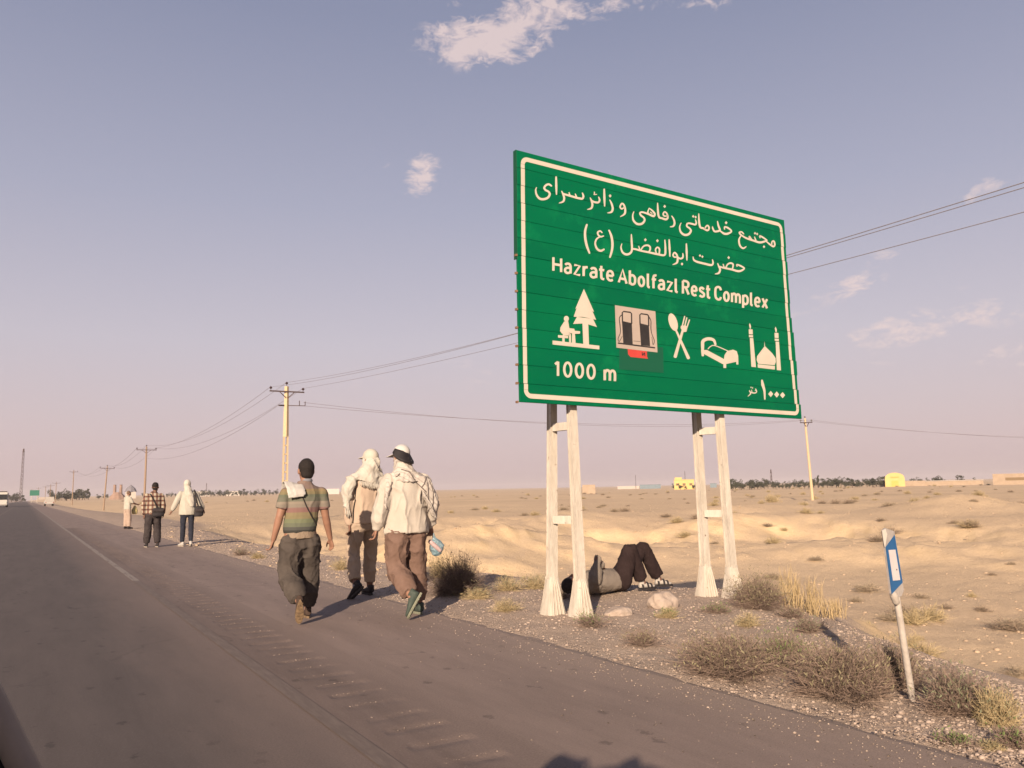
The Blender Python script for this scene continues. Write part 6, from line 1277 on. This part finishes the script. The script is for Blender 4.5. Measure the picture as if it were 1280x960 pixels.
# far road sign, oncoming coach, parked pickup
gs = empty('far_road_sign', (4.2, 520, 0), 0, 'distant green road sign at the far end of the highway', 'road sign'); mb = MB(); mb.box((0, 0, 5.4), (4.6, .12, 3.0)); mb.build('panel', mat('far_green', (.02, .13, .09), .6), gs)
for s in (-1, 1): mb = MB(); mb.box((s*1.4, .15, 2.0), (.25, .2, 4.2)); mb.build('post', STEELW, gs)
GL = mat('dark_glass', (.02, .022, .025), .15, spec=.5); TY = mat('tyre_rubber', (.02, .018, .018), .9); WHV = mat('white_vehicle_paint', (.42, .40, .37), .4, (.46, .43, .40), 1.5, spec=.5); RIMM = mat('steel_rim', (.25, .24, .23), .5, metal=.5)
def wheels(o, pts, r, w):
    for x, y in pts:
        mb = MB(); mb.loft([((x-w/2, y, r), (0, r*.92, 0), (0, 0, r*.92)), ((x-w/2+.03, y, r), (0, r, 0), (0, 0, r)), ((x+w/2-.03, y, r), (0, r, 0), (0, 0, r)), ((x+w/2, y, r), (0, r*.92, 0), (0, 0, r*.92))], 18); wt = mb.build('wheel', TY, o)
        mb = MB(); mb.loft([((x-w/2-.006, y, r), (0, r*.55, 0), (0, 0, r*.55)), ((x+w/2+.006, y, r), (0, r*.55, 0), (0, 0, r*.55))], 14); mb.build('rim', RIMM, wt)
bus = empty('coach', (-4.35, 200, .0), 0, 'white oncoming coach at the far left end of the road', 'coach')
mb = MB(); mb.loft([((0, y, 1.75), (1.22*k, 0, 0), (0, 0, 1.45*k)) for y, k in ((0, .93), (.15, 1), (11, 1), (11.2, .95))], 24)
mb = MB(); mb.box((0, 5.6, 1.75), (2.45, 11.2, 2.7)); me = mb.mesh(); bevel_mesh(me, .16, 3); link('body', me, WHV, bus)
for (c, d) in (((0, -.03, 2.1), (2.1, .06, 1.1)),): mb = MB(); mb.box(c, d); mb.build('windscreen', GL, bus)
for s in (-1, 1):
    mb = MB(); mb.box((s*.85, -.03, .95), (.32, .06, .2)); mb.build('headlight', mat('headlight_glass', (.5, .48, .42), .3), bus); mb = MB(); mb.box((s*1.4, -.12, 2.3), (.16, .1, .4)); mb.build('mirror', TY, bus); mb = MB(); mb.box((s*1.225, 5.6, 2.3), (.05, 10, .8)); mb.build('side_window', GL, bus)
mb = MB(); mb.box((0, 5.6, 3.2), (1.8, 8, .25)); mb.build('roof_unit', mat('dark_roof', (.06, .05, .05), .8), bus); wheels(bus, [(-1.0, 2.2), (1.0, 2.2), (-1.0, 8.6), (1.0, 8.6)], .5, .3)
def pickup():
    o = empty('pickup', (4.6, 205, 0), math.radians(2), 'white pickup truck parked on the far shoulder', 'pickup')
    mb = MB(); mb.box((0, 2.3, .75), (1.75, 4.6, .6)); me = mb.mesh(); bevel_mesh(me, .1, 2); link('body', me, WHV, o); mb = MB(); mb.loft([((0, 2.9, 1.05), (.82, 0, 0), (0, .95, 0)), ((0, 2.8, 1.65), (.70, 0, 0), (0, .6, 0))], 4); mb.box((0, 2.85, 1.35), (1.5, 1.5, .6), taper=.85); mb.build('cab', WHV, o)
    mb = MB(); mb.box((0, 2.08, 1.4), (1.2, .06, .35)); mb.build('rear_window', GL, o); mb = MB(); mb.box((0, .9, 1.4), (1.6, 1.9, 1.2)); mb.build('canvas_load', mat('canvas', (.40, .37, .33), .9, (.30, .27, .25), 3), o)
    for s in (-1, 1): mb = MB(); mb.box((s*.72, -.02, .8), (.2, .05, .22)); mb.build('tail_light', mat('tail_red', (.3, .02, .02), .4), o)
    wheels(o, [(-.75, .9), (.75, .9), (-.75, 3.6), (.75, 3.6)], .36, .22)
pickup()

# ---------------------------------------------------------------- the car the picture is taken from (its mirror shows at lower left, its roof throws a shadow ahead)
car = empty('car', (-.12, .06, 0), 0, 'grey car at lower left whose dark door mirror edge reaches into view', 'car')
CP = mat('grey_car_paint', (.16, .14, .13), .35, (.18, .16, .15), 2, spec=.5); BKP = mat('black_car_plastic', (.02, .018, .018), .6); BEI = mat('beige_trim', (.20, .16, .135), .6, (.25, .205, .17), 20)
mb = MB(); X0, X1 = -1.62, 0.
def sec(y, zb, zt, inset): return [(X0+inset, y, zb), (X1-inset, y, zb), (X1-inset*.4, y, (zb+zt)/2), (X1-inset-.04, y, zt), (X0+inset+.04, y, zt), (X0+inset*.4, y, (zb+zt)/2)]
S = [sec(1.75, .35, .62, .16), sec(1.6, .28, .74, .05), sec(.9, .24, .90, .02), sec(-.1, .22, .95, .0), sec(-2.1, .22, .97, .0), sec(-2.75, .28, .95, .06), sec(-2.9, .38, .80, .15)]
mb.v = [p for s in S for p in s]; mb.f = [(k*6+i, k*6+(i+1) % 6, k*6+6+(i+1) % 6, k*6+6+i) for k in range(len(S)-1) for i in range(6)]+[tuple(range(6)), tuple(range(len(mb.v)-1, len(mb.v)-7, -1))]
bm = bmesh.new(); bm.from_mesh(mb.mesh()); bmesh.ops.recalc_face_normals(bm, faces=bm.faces); me = bpy.data.meshes.new('body'); bm.to_mesh(me); bm.free(); link('body', me, CP, car)
mb = MB(); mb.loft([((-.81, .10, 1.40), (.58, 0, 0), (0, 0, .02)), ((-.81, -.05, 1.43), (.66, 0, 0), (0, 0, .03)), ((-.81, -.9, 1.45), (.70, 0, 0), (0, 0, .035)), ((-.81, -1.7, 1.42), (.66, 0, 0), (0, 0, .03))], 20); mb.build('roof', CP, car, True)
for s in (X0+.06, X1-.06):
    i_ = .10 if s < -1 else -.10
    for a, b_ in (((s, .72, .94), (s+i_, .05, 1.42)), ((s, -.75, .96), (s+i_, -.75, 1.43)), ((s, -2.1, .96), (s+i_, -1.6, 1.42))): mb = MB(); mb.beam(a, b_, .06, .05); mb.build('pillar', CP, car)
mb = MB(); mb.v = [(X0+.12, .71, .96), (X1-.12, .71, .96), (X1-.2, .08, 1.40), (X0+.2, .08, 1.40)]; mb.f = [(0, 1, 2, 3)]; mb.build('windscreen', mat('clear_glass', (.6, .6, .6), .05, spec=.5, alpha=.15), car)
mb = MB(); mb.v = [(X0+.12, -2.12, .97), (X1-.12, -2.12, .97), (X1-.2, -1.66, 1.41), (X0+.2, -1.66, 1.41)]; mb.f = [(3, 2, 1, 0)]; mb.build('rear_window', GL, car)
mb = MB(); mb.box((X1+.004, -.05, .62), (.012, .95, .6)); d_ = mb.build('door', CP, car); mb = MB(); mb.beam((X1+.02, -.40, .82), (X1+.02, -.25, .82), .025, .03); mb.build('handle', BKP, d_); mb = MB(); mb.beam((X1+.012, -.70, .965), (X1+.012, .60, .955), .02, .03); mb.build('window_seal', BKP, car)
mb = MB(); q = [(-.045, 1.215), (.030, 1.052), (.070, .955), (.050, .925), (-.10, .930), (-.16, 1.17), (-.10, 1.225)]; n = len(q)
mb.v = [(x+.112, .63, z) for x, z in q]+[(x+.090, .78, z) for x, z in q]; mb.f = [tuple(range(n)), tuple(range(2*n-1, n-1, -1))]+[(i, i+n, (i+1) % n+n, (i+1) % n) for i in range(n)]
bm = bmesh.new(); bm.from_mesh(mb.mesh()); bmesh.ops.recalc_face_normals(bm, faces=bm.faces); bmesh.ops.bevel(bm, geom=bm.edges[:], offset=.012, segments=2, affect='EDGES'); me = bpy.data.meshes.new('door_mirror'); bm.to_mesh(me); bm.free(); mi = link('door_mirror', me, BKP, car)
mb = MB(); mb.tube([(x+.115, .622, z) for x, z in ((-.10, 1.228), (-.05, 1.22), (-.03, 1.19), (.032, 1.056), (.072, .955), (.055, .922), (-.02, .92))], .0095, 12); mb.build('mirror_rim', BEI, mi, True)
mb = MB(); mb.tube([(-.03, .74, .96), (.05, .77, 1.0)], [.03, .03], 8); mb.build('mirror_arm', BKP, mi, True)
for s in (-1, 1): mb = MB(); mb.ell((-.81+s*.58, 1.66, .62), (.14, .06, .07), None, 12); mb.build('headlight', mat('headlight_glass', (.5, .48, .42), .3), car, True)
wheels(car, [(X0+.14, 1.05), (X1-.12, 1.05), (X0+.14, -1.75), (X1-.12, -1.75)], .30, .19)
mb = MB(); mb.box((-.81, 1.79, .5), (.5, .02, .11)); mb.build('number_plate', WHV, car)

# ---------------------------------------------------------------- dusty evening air
mb = MB(); mb.box((0, 0, 24), (11200, 11200, 70)); hz = mb.build('haze', None); hm = bpy.data.materials.new('dusty_air'); hm.use_nodes = True; t = hm.node_tree; t.nodes.clear()
pv = t.nodes.new('ShaderNodeVolumePrincipled'); pv.inputs['Color'].default_value = (.80, .74, .76, 1); pv.inputs['Density'].default_value = .0002; pv.inputs['Anisotropy'].default_value = 0
ou = t.nodes.new('ShaderNodeOutputMaterial'); t.links.new(pv.outputs[0], ou.inputs['Volume']); hz.data.materials.append(hm); tag(hz, None, None, None, 'stuff')
